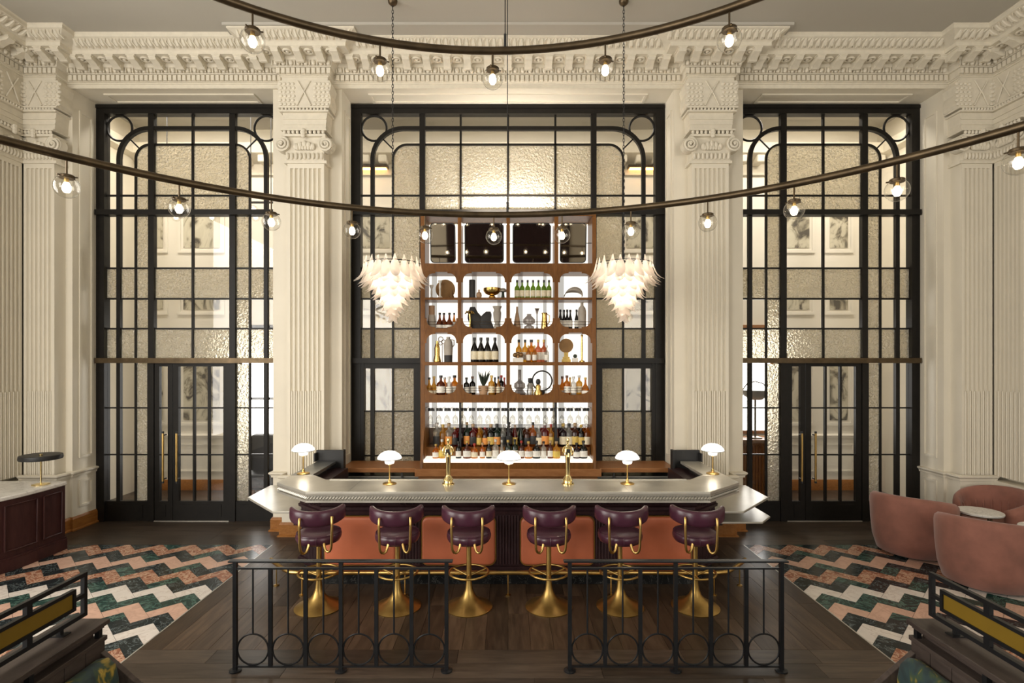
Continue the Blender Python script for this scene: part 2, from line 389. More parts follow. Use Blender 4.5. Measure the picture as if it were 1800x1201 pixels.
tag(MB().box(-XR, XR, YF+.1, YL, -.012, 0).build('floor_lobby', M['plankx'], smooth=0), 'dark floor of the lobby', kind='structure')
tag(MB().box(-XR, -FX, -4, 3.0, -.012, 0).box(FX, XR, -4, 3.0, -.012, 0).box(-FX, FX, -4, 3.0, -.012, 0).build('floor_near', M['plankx'], smooth=0), 'dark plank floor in front of the railings', kind='structure')

def clip(poly, x0, x1, y0, y1):
    for ax, v, s in ((0, x0, 1), (0, x1, -1), (1, y0, 1), (1, y1, -1)):
        out = []
        for i in range(len(poly)):
            a, b = poly[i], poly[(i+1) % len(poly)]
            da, db = (a[ax]-v)*s, (b[ax]-v)*s
            if da >= 0: out.append(a)
            if da*db < 0:
                t = da/(da-db); out.append((a[0]+(b[0]-a[0])*t, a[1]+(b[1]-a[1])*t))
        poly = out
        if len(poly) < 3: return []
    return poly
TW = .157; R2 = math.sqrt(.5)
chain_mats = {0: 't_rust', 2: 't_pink', 4: 't_rust', 6: 't_white', 8: 't_pink', 10: 't_white', 12: 't_rust', 14: 't_pink', 16: 't_white'}
AX, AY = 3.827, 6.043                      # corner of a white tile measured in the photograph (chain 6)
for sx, nm in ((1, 'right'), (-1, 'left')):
    fld = tag(MB().box(*sorted((sx*FX, sx*XR)), 3.0, YT, -.012, -.004).build('floor_marble', M['subfloor'], smooth=0),
              'herringbone marble floor field in pink, white, rust and dark green on the %s' % nm, kind='structure')
    # thin brass-like border strip
    MB().box(*sorted((sx*FX, sx*(FX+.012))), 3.0, YT, -.012, .001).build('border_strip', M['zinc'], fld, smooth=0)
    for k in range(-1, 20):
        for j in range(-12, 16):
            for part in (0, 1):
                kk = k - 6
                if part == 0: u0, u1, v0, v1 = 0, 2, -1, 0
                else: u0, u1, v0, v1 = 0, 1, -3, -1
                ou, ov = kk + 2*j, -kk + 2*j
                e = .0016/TW
                P = []
                for u, v in ((u0+e, v0+e), (u1-e, v0+e), (u1-e, v1-e), (u0+e, v1-e)):
                    U, V = (u+ou)*TW, (v+ov)*TW
                    P.append((AX + (U+V)*R2, AY + (V-U)*R2))
                P = clip(P, FX+.014, XR-.02, 3.3, YT-.002)
                if len(P) < 3: continue
                # keep the tiles the picture can show
                if not any(CX + p[0]*F/p[1] < 1840 and CY + H*F/p[1] < 1215 for p in P): continue
                if k % 2: mt = 't_green' if (k in (7, 13) or (k*7+j*3+part) % 7 == 0) else 't_dark'
                else: mt = chain_mats.get(k, 't_rust')
                P = [(sx*p[0], p[1]) for p in P]
                c = (sum(p[0] for p in P)/len(P), sum(p[1] for p in P)/len(P), 0)
                mb = MB().prism([(p[0]-c[0], p[1]-c[1]) for p in P], -.006, random.uniform(-.0006, .0006))
                link('marble_tile', mb.mesh('marble_tile', M[mt], 0), fld, c)

# ---- entablature
def prof_entab():
    return [(0, 6.50), (.035, 6.50), (.035, 6.555), (.05, 6.56), (.05, 6.575), (.07, 6.58), (.07, 6.67), (.10, 6.675), (.13, 6.74), (.15, 6.75),
            (.16, 6.80), (.395, 6.80), (.395, 6.85), (.41, 6.86), (.45, 6.885), (.52, 6.93), (.56, 6.945), (.56, 6.985), (.58, 7.0), (0, 7.0)]
PW = .547; XPil = 2.905; YP = 7.76
half = [(-XR, 2.5), (-XR, 7.19), (-6.97, 7.19), (-6.97, YP), (-6.50, YP), (-6.50, YW), (-XPil-PW/2-.02, YW), (-XPil-PW/2-.02, YP), (-XPil+PW/2+.02, YP), (-XPil+PW/2+.02, YW)]
path = half + [(-x, y) for x, y in reversed(half)]
m = MB(); sweep(m, prof_entab(), path)
trim = tag(m.build('trim_1', M['orn'], smooth=20), 'cream classical cornice with dentils, egg bands and scrolled modillions', kind='structure')
# modillion block: scrolled bracket under the corona
def modillion_mesh():
    m = MB(); sidep = [(.15, 6.80), (.15, 6.70), (.19, 6.685), (.24, 6.70), (.30, 6.735), (.36, 6.745), (.385, 6.77), (.385, 6.80)]
    sidep = [(-p, z) for p, z in sidep]
    m.prism(sidep, -.05, .05, 'x'); m.box(-.062, .062, -.39, -.15, 6.785, 6.80)
    m.tube([(-.056, -.205, 6.715), (.056, -.205, 6.715)], .03, 10)
    return m.mesh('modillion', M['orn'], 30)
def rosette_mesh():
    m = MB(); m.torus((0, 0, -.008), .055, .016, 18, 6); m.ball((0, 0, -.008), .028, .028, .022, 10, 6)
    return m.mesh('rosette', M['orn'], 40)
mod_me, ros_me = modillion_mesh(), rosette_mesh()
def seg_ornaments(a, b, ends=(0, 0)):
    """ornaments along one straight run from a to b (outward on the right hand)"""
    ax, ay = a; bx, by = b; L = math.hypot(bx-ax, by-ay); d = ((bx-ax)/L, (by-ay)/L); nrm = (d[1], -d[0]); rz = math.atan2(d[1], d[0])
    def P(t, p): return (ax + d[0]*t + nrm[0]*p, ay + d[1]*t + nrm[1]*p)
    def along(e0, e1, p): return -e0*p, L + e1*p
    # modillions and rosettes
    s0, s1 = along(ends[0], ends[1], .30)
    n = max(1, round((s1-s0)/.292)); st = (s1-s0)/n
    for i in range(n+1):
        t = s0 + st*i
        if (i in (0, n)) and (n > 3): t += (.08 if i == 0 else -.08)
        x, y = P(t, 0); link('modillion', mod_me, trim, (x, y, 0), (0, 0, rz))
        if i < n:
            x, y = P(s0 + st*(i+.5), .28); link('rosette', ros_me, trim, (x, y, 6.797))
    # dentils, eggs, leaves: too small to pick apart one by one
    m = MB(); s0, s1 = along(ends[0], ends[1], .10); n = max(2, round((s1-s0)/.069)); st = (s1-s0)/n
    def bx3(t0, t1, p0, p1, z0, z1):
        q = [P(t0, p0), P(t1, p0), P(t1, p1), P(t0, p1)]; m.prism(q, z0, z1)
    for i in range(n): bx3(s0+st*i+.010, s0+st*(i+1)-.010, .06, .105, 6.585, 6.66)
    o = m.build('dentil_course', M['orn'], trim, smooth=0); o['kind'] = 'stuff'
    m = MB(); s0, s1 = along(ends[0], ends[1], .13); n = max(2, round((s1-s0)/.105)); st = (s1-s0)/n
    for i in range(n):
        x, y = P(s0+st*(i+.5), .135); m.ball((x, y, 6.712), .032, .03, .038, 8, 5)
        x, y = P(s0+st*i, .135); m.box(x-.008, x+.008, y-.016, y+.012, 6.675, 6.745)
    o = m.build('egg_course', M['orn'], trim); o['kind'] = 'stuff'
    m = MB(); s0, s1 = along(ends[0], ends[1], .48); n = max(2, round((s1-s0)/.095)); st = (s1-s0)/n
    for i in range(n):
        t = s0+st*(i+.5); x, y = P(t, .47)
        x2, y2 = P(t, .535); m.tube([P(t, .425)+(6.872,), (x, y, 6.888), (x2, y2, 6.938)], [.02, .034, .016], 6)
        t2 = t + st*.5; m.tube([P(t2, .43)+(6.872,), P(t2-.02, .50)+(6.915,), P(t2+.016, .54)+(6.94,)], [.012, .016, .01], 5)
    o = m.build('leaf_course', M['orn'], trim); o['kind'] = 'stuff'
for a, b, e in ((path[4], path[5], None), ):
    pass
n = len(path)
for i in range(1, n-2):
    a, b = path[i], path[i+1]
    L = math.hypot(b[0]-a[0], b[1]-a[1])
    if L < .25: continue
    def turn(j):
        d0 = Vector((path[j][0]-path[j-1][0], path[j][1]-path[j-1][1])).normalized(); d1 = Vector((path[j+1][0]-path[j][0], path[j+1][1]-path[j][1])).normalized()
        return 1 if d0.x*d1.y - d0.y*d1.x > 0 else -1      # left turn = outward corner
    seg_ornaments(a, b, (turn(i), turn(i+1)))
seg_ornaments((-XR, 5.6), (-XR, 7.19), (0, -1)); seg_ornaments((XR, 7.19), (XR, 5.6), (-1, 0))
# flat ceiling border that follows the cornice
m = MB(); m.box(-3.8, 3.8, 7.17, 7.5, 6.965, 7.0); m.build('ceiling_border', M['ceil'], trim, smooth=0)

# ---- pilasters
def flute_section(w, n, depth, concave):
    """plan polygon of a fluted face from x=-w/2..w/2, front at y=0, back at y=.2"""
    pts = [(-w/2, .2)]; pitch = (w - .06)/n; x = -w/2 + .03
    pts.append((-w/2, 0)); 
    for i in range(n):
        x0 = x + pitch*i + pitch*.16; x1 = x + pitch*(i+1) - pitch*.16
        pts.append((x0, 0))
        if concave:
            for k in range(1, 6): t = PI*k/6; pts.append((x0 + (x1-x0)*(1-math.cos(t))/2, depth*math.sin(t)))
        else:
            pts.append((x0+.001, depth*.6))
            for k in range(0, 7): t = PI*k/6; pts.append((x0+.006 + (x1-x0-.012)*(1-math.cos(t))/2, depth*.6 - depth*.75*math.sin(t)))
            pts.append((x1-.001, depth*.6))
        pts.append((x1, 0))
    pts += [(w/2, 0), (w/2, .2)]
    return pts
def spiral(c, r0, turns, sgn, y):
    pts = []
    for i in range(40):
        t = i/39; r = r0*(1 - .82*t); a = PI/2 + sgn*2*PI*turns*t
        pts.append((c[0] + r*math.cos(a), y - .03*t, c[1] + r*math.sin(a)))
    return pts
def make_pilaster(w, label):
    root = empty('pilaster', (0, 0, 0), kind='structure'); root['label'] = label
    B = lambda mb, nm, mat='orn', **k: link(nm, mb.mesh(nm, M[mat], k.get('s', 30)), root)
    n = 7 if w > .5 else 6
    m = MB(); m.prism(flute_section(w-.02, n, .034, False), .86, 2.07)
    m.prism(flute_section(w-.02, n, .034, True), 2.07, 5.27); m.box(-w/2+.01, w/2-.01, 0, .2, 5.27, 5.335)
    B(m, 'shaft', 'plaster')
    m = MB(); m.box(-w/2-.05, w/2+.05, -.045, .2, .0, .80); B(m, 'plinth', 'plaster', s=0)
    m = MB(); m.box(-w/2-.03, w/2+.03, -.02, .2, 5.335, 5.375); m.box(-w/2-.0, w/2+.0, -.03, .2, 5.375, 5.72); B(m, 'neck', s=0)
    m = MB()
    for i in range(9): m.ball((-w/2+.03 + (w-.06)*i/8, -.04, 5.43), .026, .03, .05, 8, 6)
    for i in range(5): m.ball((-w*.22 + w*.44*i/4, -.055, 5.60 - .02*abs(i-2)), .036, .03, .05, 8, 6)
    for i in range(6): m.ball((-w*.18 + w*.36*i/5, -.06, 5.54), .024, .025, .035, 6, 5)
    B(m, 'leaf_collar')
    for s in (-1, 1):
        c = (s*(w/2+.04), 5.585); m = MB()
        m.tube(spiral(c, .105, 2.2, s, -.075), [.018]*30 + [.014]*10, 6)
        m.lathe([(.001, .0), (.10, .0), (.10, .12), (.001, .12)], 20)
        m.v = m.v[:-80] + [(x + c[0], -.065 + z, y + c[1]) for x, y, z in m.v[-80:]]
        m.ball((c[0], -.10, c[1]), .022)
        B(m, 'volute')
    m = MB(); m.box(-w/2-.03, w/2+.03, -.075, .2, 5.70, 5.735); m.box(-w/2-.05, w/2+.05, -.09, .2, 5.78, 5.80)
    for i in range(10): m.ball((-w/2+(w)*i/9, -.075, 5.757), .024, .02, .026, 7, 5)
    for z in (5.70, 5.735, 5.77): m.ball((0, -.10, z), .035, .03, .035, 8, 6)
    B(m, 'abacus')
    m = MB(); m.prism([(-w/2-.02, 5.80), (w/2+.02, 5.80), (w/2+.045, 6.05), (-w/2-.045, 6.05)], -.03, .2, 'y'); m.box(-w/2-.03, w/2+.03, -.04, .2, 5.88, 5.90); m.box(-w/2-.035, w/2+.035, -.045, .2, 5.955, 5.97)
    B(m, 'capital_block', 'orn', s=0)
    m = MB(); m.box(-w/2-.075, w/2+.075, -.08, .2, 6.05, 6.075); m.box(-w/2-.09, w/2+.09, -.09, .2, 6.10, 6.125)
    for i in range(13): m.ball((-w/2-.03+(w+.06)*i/12, -.075, 6.085), .02, .02, .022, 7, 5)
    B(m, 'leaf_band')
    # winged block with bulging side and crossed stems
    pr = [(.075, 6.125), (.10, 6.17), (.105, 6.25), (.085, 6.33), (.10, 6.38), (.11, 6.44), (.09, 6.50)]
    poly = [(-w/2-p, z) for p, z in pr] + [(w/2+p, z) for p, z in reversed(pr)]
    m = MB(); m.prism(poly, -.06, .2, 'y'); B(m, 'winged_block', s=25)
    m = MB()
    for s in (-1, 1):
        m.tube([(s*.10, -.07, 6.14), (s*.02, -.075, 6.30), (-s*.09, -.07, 6.49)], .010, 6)
        for r in range(6):
            zz = 6.16 + r*.058
            for q in range(4): m.ball((s*(.15 + q*.06 + .012*(r % 2)), -.062, zz), .03, .018, .024, 7, 5)
    B(m, 'feather_relief')
    return root
pil = make_pilaster(PW, 'tall fluted pilaster with scrolled capital left of the bar')
pil.location = (-XPil, YP, 0)
p2 = copy_tree(pil); p2.location = (XPil, YP, 0); p2['label'] = 'tall fluted pilaster with scrolled capital right of the bar'
pc = make_pilaster(.46, 'corner pilaster beside the left glazed doors'); pc.location = (-6.735, YP, 0)
q = copy_tree(pc); q.location = (6.735, YP, 0); q['label'] = 'corner pilaster beside the right glazed doors'
q = copy_tree(pc); q.location = (-6.97, 7.528, 0); q.rotation_euler = (0, 0, PI/2); q['label'] = 'fluted pilaster on the left side wall'
q = copy_tree(pc); q.location = (6.97, 7.528, 0); q.rotation_euler = (0, 0, -PI/2); q['label'] = 'fluted pilaster on the right side wall'

# ---- dado cap, skirting, panel mouldings on the reveals
dado = [(0, .79), (.02, .79), (.025, .82), (.05, .845), (.05, .865), (0, .875)]
skirt = [(0, 0), (.05, 0), (.05, .02), (.03, .03), (.03, .17), (.015, .2), (0, .2)]
pA = [(-6.97, YP-.045), (-6.45, YP-.045), (-6.45, YW), (NL[0], YW), (NL[0], YF-.06)]
pB = [(NL[1], YF-.06), (NL[1], YW), (-XPil-PW/2-.05, YW), (-XPil-PW/2-.05, YP-.045), (-XPil+PW/2+.05, YP-.045), (-XPil+PW/2+.05, YW), (NC[0], YW), (NC[0], YF-.06)]
for i, (pth, side) in enumerate(((pA, 'left'), (pB, 'left'), ([(-x, y) for x, y in reversed(pB)], 'right'), ([(-x, y) for x, y in reversed(pA)], 'right'))):
    m = MB(); sweep(m, dado, pth); m.build('dado_cap', M['plaster'], wall_back, smooth=20)
    m = MB(); sweep(m, skirt, pth); tag(m.build('baseboard_' + side, M['oak'], smooth=20), 'orange oak skirting around the %s pier' % side, kind='structure')
for sx in (-1, 1):
    for x, s in ((NL[0], 1), (NC[0], -1)):
        # reveals that face the room axis
        for z0, z1 in ((1.05, 6.25), (.32, .72)):
            xx = sx*x; pass
            t = .035; y0, y1 = YW+.12, YF-.14; a, b = sorted((xx, xx - math.copysign(.018, xx)))
            m = MB(); m.box(a, b, y0, y1, z0, z0+t); m.box(a, b, y0, y1, z1-t, z1); m.box(a, b, y0, y0+t, z0+t, z1-t); m.box(a, b, y1-t, y1, z0+t, z1-t)
            m.build('panel_moulding', M['plaster'], wall_back, smooth=0)
for a, b in (NL, NC, NR):      # soffit panels and head architrave of each opening
    m = MB(); x0, x1, y0, y1, t = a+.35, b-.35, YW+.14, YF-.10, .04
    m.box(x0, x1, y0, y0+t, ZN-.018, ZN); m.box(x0, x1, y1-t, y1, ZN-.018, ZN); m.box(x0, x0+t, y0+t, y1-t, ZN-.018, ZN); m.box(x1-t, x1, y0+t, y1-t, ZN-.018, ZN)
    m.build('panel_moulding', M['plaster'], wall_back, smooth=0)

# ================================================================= glazed screens
SY = YF; S = 112.0
def zz(py): return H - (py - CY)/S
ROWS = [203, 255, 344.5, 376.5, 472, 525.5, 578, 634]          # bar centre lines above the door rail
LROW = [640, 717, 799, 880]
def hbar(root, x0, x1, py, th, d, nm='glazing_bar', mat='steel', yoff=0):
    z = zz(py); return MB().box(x0, x1, SY-d+yoff, SY+d*.5+yoff, z-th/2, z+th/2).build(nm, M[mat], root, smooth=0)
def vbar(root, x, py0, py1, th, d, nm='mullion'):
    return MB().box(x-th/2, x+th/2, SY-d, SY+d*.6, zz(py1), zz(py0)).build(nm, M['steel'], root, smooth=0)
def pane(root, x0, x1, py0, py1, tex):
    return MB().box(x0, x1, SY-.003, SY+.003, zz(py1), zz(py0)).build('hammered_pane' if tex else 'clear_pane', M['text' if tex else 'clear'], root, smooth=0)
def arc_pts(cx, cz, r, a0, a1, n=10): return [(cx + r*math.cos(a0+(a1-a0)*i/n), cz + r*math.sin(a0+(a1-a0)*i/n)) for i in range(n+1)]
def arch(root, xa, ztop, r, th, d, zlow, sides=(1, 1)):
    """flat-topped arch bar with round corners from x=-xa to xa (relative to root)"""
    cx0 = root.location.x
    pts = [(-xa, zlow)] + [(-xa, ztop-r)] + arc_pts(-xa+r, ztop-r, r, PI, PI/2) + arc_pts(xa-r, ztop-r, r, PI/2, 0) + [(xa, zlow)]
    o, i_ = [], []
    n = len(pts)
    for k in range(n):
        a = Vector(pts[max(k-1, 0)]); b = Vector(pts[min(k+1, n-1)]); t = (b-a).normalized(); nn = Vector((-t.y, t.x))
        o.append((pts[k][0]+nn.x*th/2, pts[k][1]+nn.y*th/2)); i_.append((pts[k][0]-nn.x*th/2, pts[k][1]-nn.y*th/2))
    m = MB(); rings = [[(cx0+o[k][0], SY-d, o[k][1]), (cx0+o[k][0], SY+d*.5, o[k][1]), (cx0+i_[k][0], SY+d*.5, i_[k][1]), (cx0+i_[k][0], SY-d, i_[k][1])] for k in range(n)]
    m.loft(rings); return m.build('arch_bar', M['steel'], root, smooth=40)
def corner_poly(xa, zt, r, sgn, cx):   # sliver between square corner and arc
    return [(cx+sgn*xa, zt)] + [(cx + sgn*px_, pz) for px_, pz in arc_pts(xa-r, zt-r, r, PI/2, 0)]
def screen(idx, xc, out, inn, thick, thin_in, centre, label, lower):
    root = empty('window_%d' % idx, (xc, SY, 0), kind='structure'); root['label'] = label
    k = 1/S
    ho, hi = out*k, inn*k; t1, t2 = thick[0]*k, thin_in*k; t3 = thick[1]*k
    m = MB(); fw = ho - hi
    m.box(xc-ho, xc-hi, SY-.07, SY+.06, 0, zz(188)); m.box(xc+hi, xc+ho, SY-.07, SY+.06, 0, zz(188)); m.box(xc-hi, xc+hi, SY-.07, SY+.06, zz(203), zz(188))
    m.box(xc-ho, xc+ho, SY-.085, SY-.07, zz(194), zz(188))
    m.build('frame', M['steel'], root, smooth=0)
    for s in (-1, 1):
        vbar(root, xc+s*t3, 203, 634, .09 if out < 200 else .085, .05)                                        # main mullions
        vbar(root, xc+s*t1, 300, 880, .06, .04) if False else None
    for x in centre: vbar(root, xc+x*k, 203, 634, .032, .025, 'glazing_bar')
    arch(root, t1, zz(227), .48, .06, .04, zz(880)); arch(root, t2, zz(255), .225, .03, .025, zz(880) )
    for s in (-1, 1):
        cx = xc + s*(hi - .195); m = MB().torus((cx, SY, zz(226)), .195, .018, 32, 6, 'y'); m.build('ring_bar', M['steel'], root)
        c0 = (xc + s*(t1-.48), zz(227)-.48)
        q = math.sqrt(.5); m = MB().tube([(c0[0]+s*.48*q, SY, c0[1]+.48*q), (c0[0]+s*.225*q*1.02, SY, c0[1]+.225*q*1.02)], .012, 6); m.build('spoke', M['steel'], root)
    for py in (344.5, 472, 525.5, 578): hbar(root, xc-hi, xc+hi, py, .026, .022)
    for py in (376.5, 634):
        hbar(root, xc-ho+.02, xc+ho-.02, py, .08, .10, 'cross_rail', 'bronze' if (py > 600 and idx != 2) else 'steel', -.03)
        for s in (-1, 1): MB().box(xc+s*(ho-.0)-.04, xc+s*(ho-.0)+.04 if False else xc+s*ho+.04, SY-.16, SY-.05, zz(py)-.10, zz(py)+.10).build('rail_bracket', M['steel'], root, smooth=0) if False else None
    # panes above the lower rail
    cols = [-hi, -t1, -t2, -t3] + [x*k for x in centre] + [t3, t2, t1, hi]
    cols = sorted(set(cols)); rows = [255, 344.5, 376.5, 472, 525.5, 578, 634]
    for c in range(len(cols)-1):
        a, b = cols[c], cols[c+1]; mid = abs((a+b)/2)
        inner = mid < t3; side = t3 < mid < t2; outer = mid > t2
        for r in range(len(rows)-1):
            if r < 2: tex = not outer
            elif inner: tex = (r in (3, 5)) or idx == 2
            elif side: tex = True
            else: tex = r in (3, 5)
            if r == 0 and side:      # rounded corner of the hammered field
                sgn = 1 if (a+b) > 0 else -1
                x_in = min(abs(a), abs(b)); rr = .225
                pl = [(xc+sgn*x_in, zz(344.5)), (xc+sgn*x_in, zz(255))] + [(xc+sgn*p, z) for p, z in arc_pts(t2-rr, zz(255)-rr, rr, PI/2, 0)] + [(xc+sgn*t2, zz(344.5))]
                MB().prism(pl, SY-.003, SY+.003, 'y').build('hammered_pane', M['text'], root, smooth=0)
                MB().prism(corner_poly(t2, zz(255), rr, sgn, xc), SY-.003, SY+.003, 'y').build('clear_pane', M['clear'], root, smooth=0)
            else: pane(root, xc+a, xc+b, rows[r], rows[r+1], tex)
        pane(root, xc+a, xc+b, 203, 255, False)
    lower(root, xc, k, ho, hi, t1, t2, t3)
    return root
def door_leaf(idx, x0, x1, stile, cols, label, handle):
    d = empty('door_%d' % idx, ((x0+x1)/2, SY-.02, 0), kind='structure'); d['label'] = label
    m = MB(); y0, y1 = SY-.045, SY+.015
    zt, zb, zl = zz(636), .01, zz(880)
    m.box(x0, x0+stile, y0, y1, zb, zt); m.box(x1-stile, x1, y0, y1, zb, zt); m.box(x0+stile, x1-stile, y0, y1, zt-.075, zt); m.box(x0+stile, x1-stile, y0, y1, zb, zl)
    m.box(x0+stile+.03, x1-stile-.03, y0-.008, y0, zb+.06, zl-.05)
    m.build('door_frame', M['steel'], d, smooth=0)
    gx0, gx1 = x0+stile, x1-stile
    xs = [gx0 + (gx1-gx0)*i/cols for i in range(cols+1)]
    zr = [zt-.075, zz(717), zz(799), zl]
    for i in range(1, cols): MB().box(xs[i]-.014, xs[i]+.014, y0+.005, y1-.005, zl, zt-.075).build('glazing_bar', M['steel'], d, smooth=0)
    for z in zr[1:3]: MB().box(gx0, gx1, y0+.012, y1-.012, z-.011, z+.011).build('glazing_bar', M['steel'], d, smooth=0)
    for i in range(cols):
        for j in range(3): MB().box(xs[i], xs[i+1], SY-.018, SY-.012, zr[j+1], zr[j]).build('clear_pane', M['clear'], d, smooth=0)
    hx = handle; z0, z1 = zz(843), zz(760)
    MB().tube([(hx, SY-.13, z0), (hx, SY-.13, z1)], .016, 10).build('pull_handle', M['brass'], d)
    m = MB()
    for z in (z0+.03, z1-.03): m.tube([(hx, SY-.045, z), (hx, SY-.13, z)], .011, 8)
    m.tube([(hx, SY-.13, z1), (hx, SY-.13, z1+.03)], .018, 8); m.tube([(hx, SY-.13, z0), (hx, SY-.13, z0-.03)], .018, 8)
    m.build('handle_bracket', M['black'], d)
def lower_side(first):
    def fn(root, xc, k, ho, hi, t1, t2, t3):
        for s in (-1, 1):
            MB().box(xc+s*t3-.05, xc+s*t3+.05, SY-.06, SY+.05, 0, zz(638)).build('door_jamb', M['steel'], root, smooth=0)
            a, b = sorted((xc+s*(t3+.05), xc+s*hi))
            MB().box(a, b, SY-.04, SY+.03, 0, zz(880)).box(a+.08, b-.08, SY-.05, SY-.04, .05, zz(886)).build('base_panel', M['steel'], root, smooth=0)
            for py in (717, 799): hbar(root, a, b, py, .022, .02)
            cs = [xc+s*(t3+.05), xc+s*t2, xc+s*t1, xc+s*hi]
            for c in range(3):
                p, q = sorted((cs[c], cs[c+1]))
                for r0, r1 in ((640, 717), (717, 799), (799, 880)): pane(root, p, q, r0, r1, c == 0)
        e = .005
        a, b = xc-t3+.05, xc+t3-.05; sp = xc + (-33)*k
        side = 'left' if xc < 0 else 'right'
        door_leaf(first, a+e, sp-.004, .075, 1, 'narrow black steel and glass door leaf in the %s screen' % side, sp-.10)
        door_leaf(first+1, sp+.004, b-e, .085, 3, 'wide black steel and glass door leaf in the %s screen' % side, sp+.11)
        MB().box(a, b, SY-.06, SY+.04, 0, .008).build('threshold', M['zinc'], root, smooth=0)
    return fn
def lower_centre(root, xc, k, ho, hi, t1, t2, t3):
    for s in (-1, 1):
        xm = 1.42
        a, b = sorted((xc+s*xm, xc+s*hi))
        MB().box(xc+s*xm-.05, xc+s*xm+.05, SY-.06, SY+.05, 0, zz(638)).build('door_jamb', M['steel'], root, smooth=0)
        MB().box(min(xc+s*hi, xc+s*(hi-.05)), max(xc+s*hi, xc+s*(hi-.05)), SY-.06, SY+.05, 0, zz(638)).build('door_jamb', M['steel'], root, smooth=0)
        MB().box(a, b, SY-.05, SY+.04, zz(648), zz(638)).build('door_head', M['steel'], root, smooth=0)
        MB().box(a, b, SY-.05, SY+.04, 0, zz(880)).build('base_panel', M['steel'], root, smooth=0)
        for py in (723, 801): hbar(root, a, b, py, .022, .02)
        cs = [xc+s*xm, xc+s*t2, xc+s*t1, xc+s*hi]
        for c in range(3):
            p, q = sorted((cs[c], cs[c+1]))
            for i, (r0, r1) in enumerate(((640, 723), (723, 801), (801, 880))): pane(root, p, q, r0, r1, c == 0 or i > 0)
    MB().box(xc-1.37, xc+1.37, SY-.04, SY+.03, 0, .95).build('base_panel', M['steel'], root, smooth=0)
    for a, b in ((-1.37, -.7), (-.7, 0), (0, .7), (.7, 1.37)): pane(root, xc+a, xc+b, 640, 808, True)
xl = (NL[0]+NL[1])/2
screen(1, xl, 165, 151, (129, 71), 100, [0], 'black steel glazed screen with doors left of the bar', lower_side(1))
screen(2, 0, 273, 257, (237.5, 150), 202, [-83, 0, 83], 'black steel glazed screen behind the back bar', lower_centre)
screen(3, -xl, 165, 151, (129, 71), 100, [0], 'black steel glazed screen with doors right of the bar', lower_side(3))
# ================================================================= the bar
def offset_in(poly, d):
    """offset an open plan path to its right-hand side"""
    out = []; n = len(poly); N = []
    for i in range(n-1):
        v = Vector((poly[i+1][0]-poly[i][0], poly[i+1][1]-poly[i][1])).normalized(); N.append(Vector((v.y, -v.x)))
    for i in range(n):
        a = N[max(i-1, 0)]; b = N[min(i, n-2)]; m = a+b; m = m/m.dot(a)
        out.append((poly[i][0]+m.x*d, poly[i][1]+m.y*d))
    return out
ZT = 1.10
outer = [(-2.67, 7.56), (-2.67, 6.24), (-2.17, 5.79), (2.17, 5.79), (2.67, 6.24), (2.67, 7.56)]       # counter edge, left to right
inner = [(2.41, 7.56), (2.41, 6.68), (2.15, 6.39), (-2.15, 6.39), (-2.41, 6.68), (-2.41, 7.56)]
body_o = [(-2.43, 7.60), (-2.43, 6.36), (-2.075, 6.03), (2.075, 6.03), (2.43, 6.36), (2.43, 7.60)]
bar = empty('bar', (0, 6.3, 0), label='U-shaped bar body in dark aubergine timber with coral panels', cat='bar')
# --- body
m = MB(); m.prism(body_o + [(2.25, 7.60), (2.25, 6.6), (2.05, 6.36), (-2.05, 6.36), (-2.25, 6.6), (-2.25, 7.60)], .16, ZT-.10)
m.build('body', M['auberg'], bar, smooth=0)
# plinth of dark veined marble
po = offset_in(body_o, -.03); m = MB(); m.prism(po + [(2.25, 7.60), (2.25, 6.6), (2.05, 6.36), (-2.05, 6.36), (-2.25, 6.6), (-2.25, 7.60)], 0, .16); m.build('plinth', M['nero'], bar, smooth=0)
# mouldings under the counter
m = MB(); sweep(m, [(0, .80), (.03, .80), (.035, .83), (.015, .84), (.015, .87), (.05, .90), (.06, .98), (.085, .99), (0, .99)], body_o); m.build('frieze_moulding', M['auberg'], bar, smooth=20)
m = MB(); sweep(m, [(0, .16), (.04, .16), (.04, .20), (.02, .215), (0, .215)], body_o); m.build('base_moulding', M['auberg'], bar, smooth=20)
# reeded pilasters between the coral panels and on the chamfers
def reeded(x0, x1, y, z0, z1, n):
    m = MB(); m.box(x0, x1, y-.012, y+.01, z0, z1); w_ = (x1-x0)/n
    for i in range(n): m.tube([(x0+w_*(i+.5), y-.012, z0+.02), (x0+w_*(i+.5), y-.012, z1-.02)], w_*.36, 6)
    return m
pc_x = [(-1.82, -1.02+.0)]
cor = [(-2.055+.02, -1.255), (-.955, -.145), (.145, .955), (1.255, 2.035)]
for a, b in ((-1.24, -.97), (-.13, .13), (.97, 1.24)):
    reeded(a, b, 6.03, .22, .80, 8).build('reeded_pilaster', M['auberg'], bar, smooth=30)
    m = MB(); cx = (a+b)/2
    m.torus((cx, 5.965, .94), .028, .008, 14, 6, 'y'); m.ball((cx, 5.965, .94), .014)
    for s in (-1, 1): m.torus((cx+s*.07, 5.965, .935), .02, .007, 12, 6, 'y'); m.tube([(cx+s*.02, 5.963, .955), (cx+s*.05, 5.96, .96), (cx+s*.10, 5.963, .945)], .006, 6)
    m.build('carved_rosette', M['auberg'], bar)
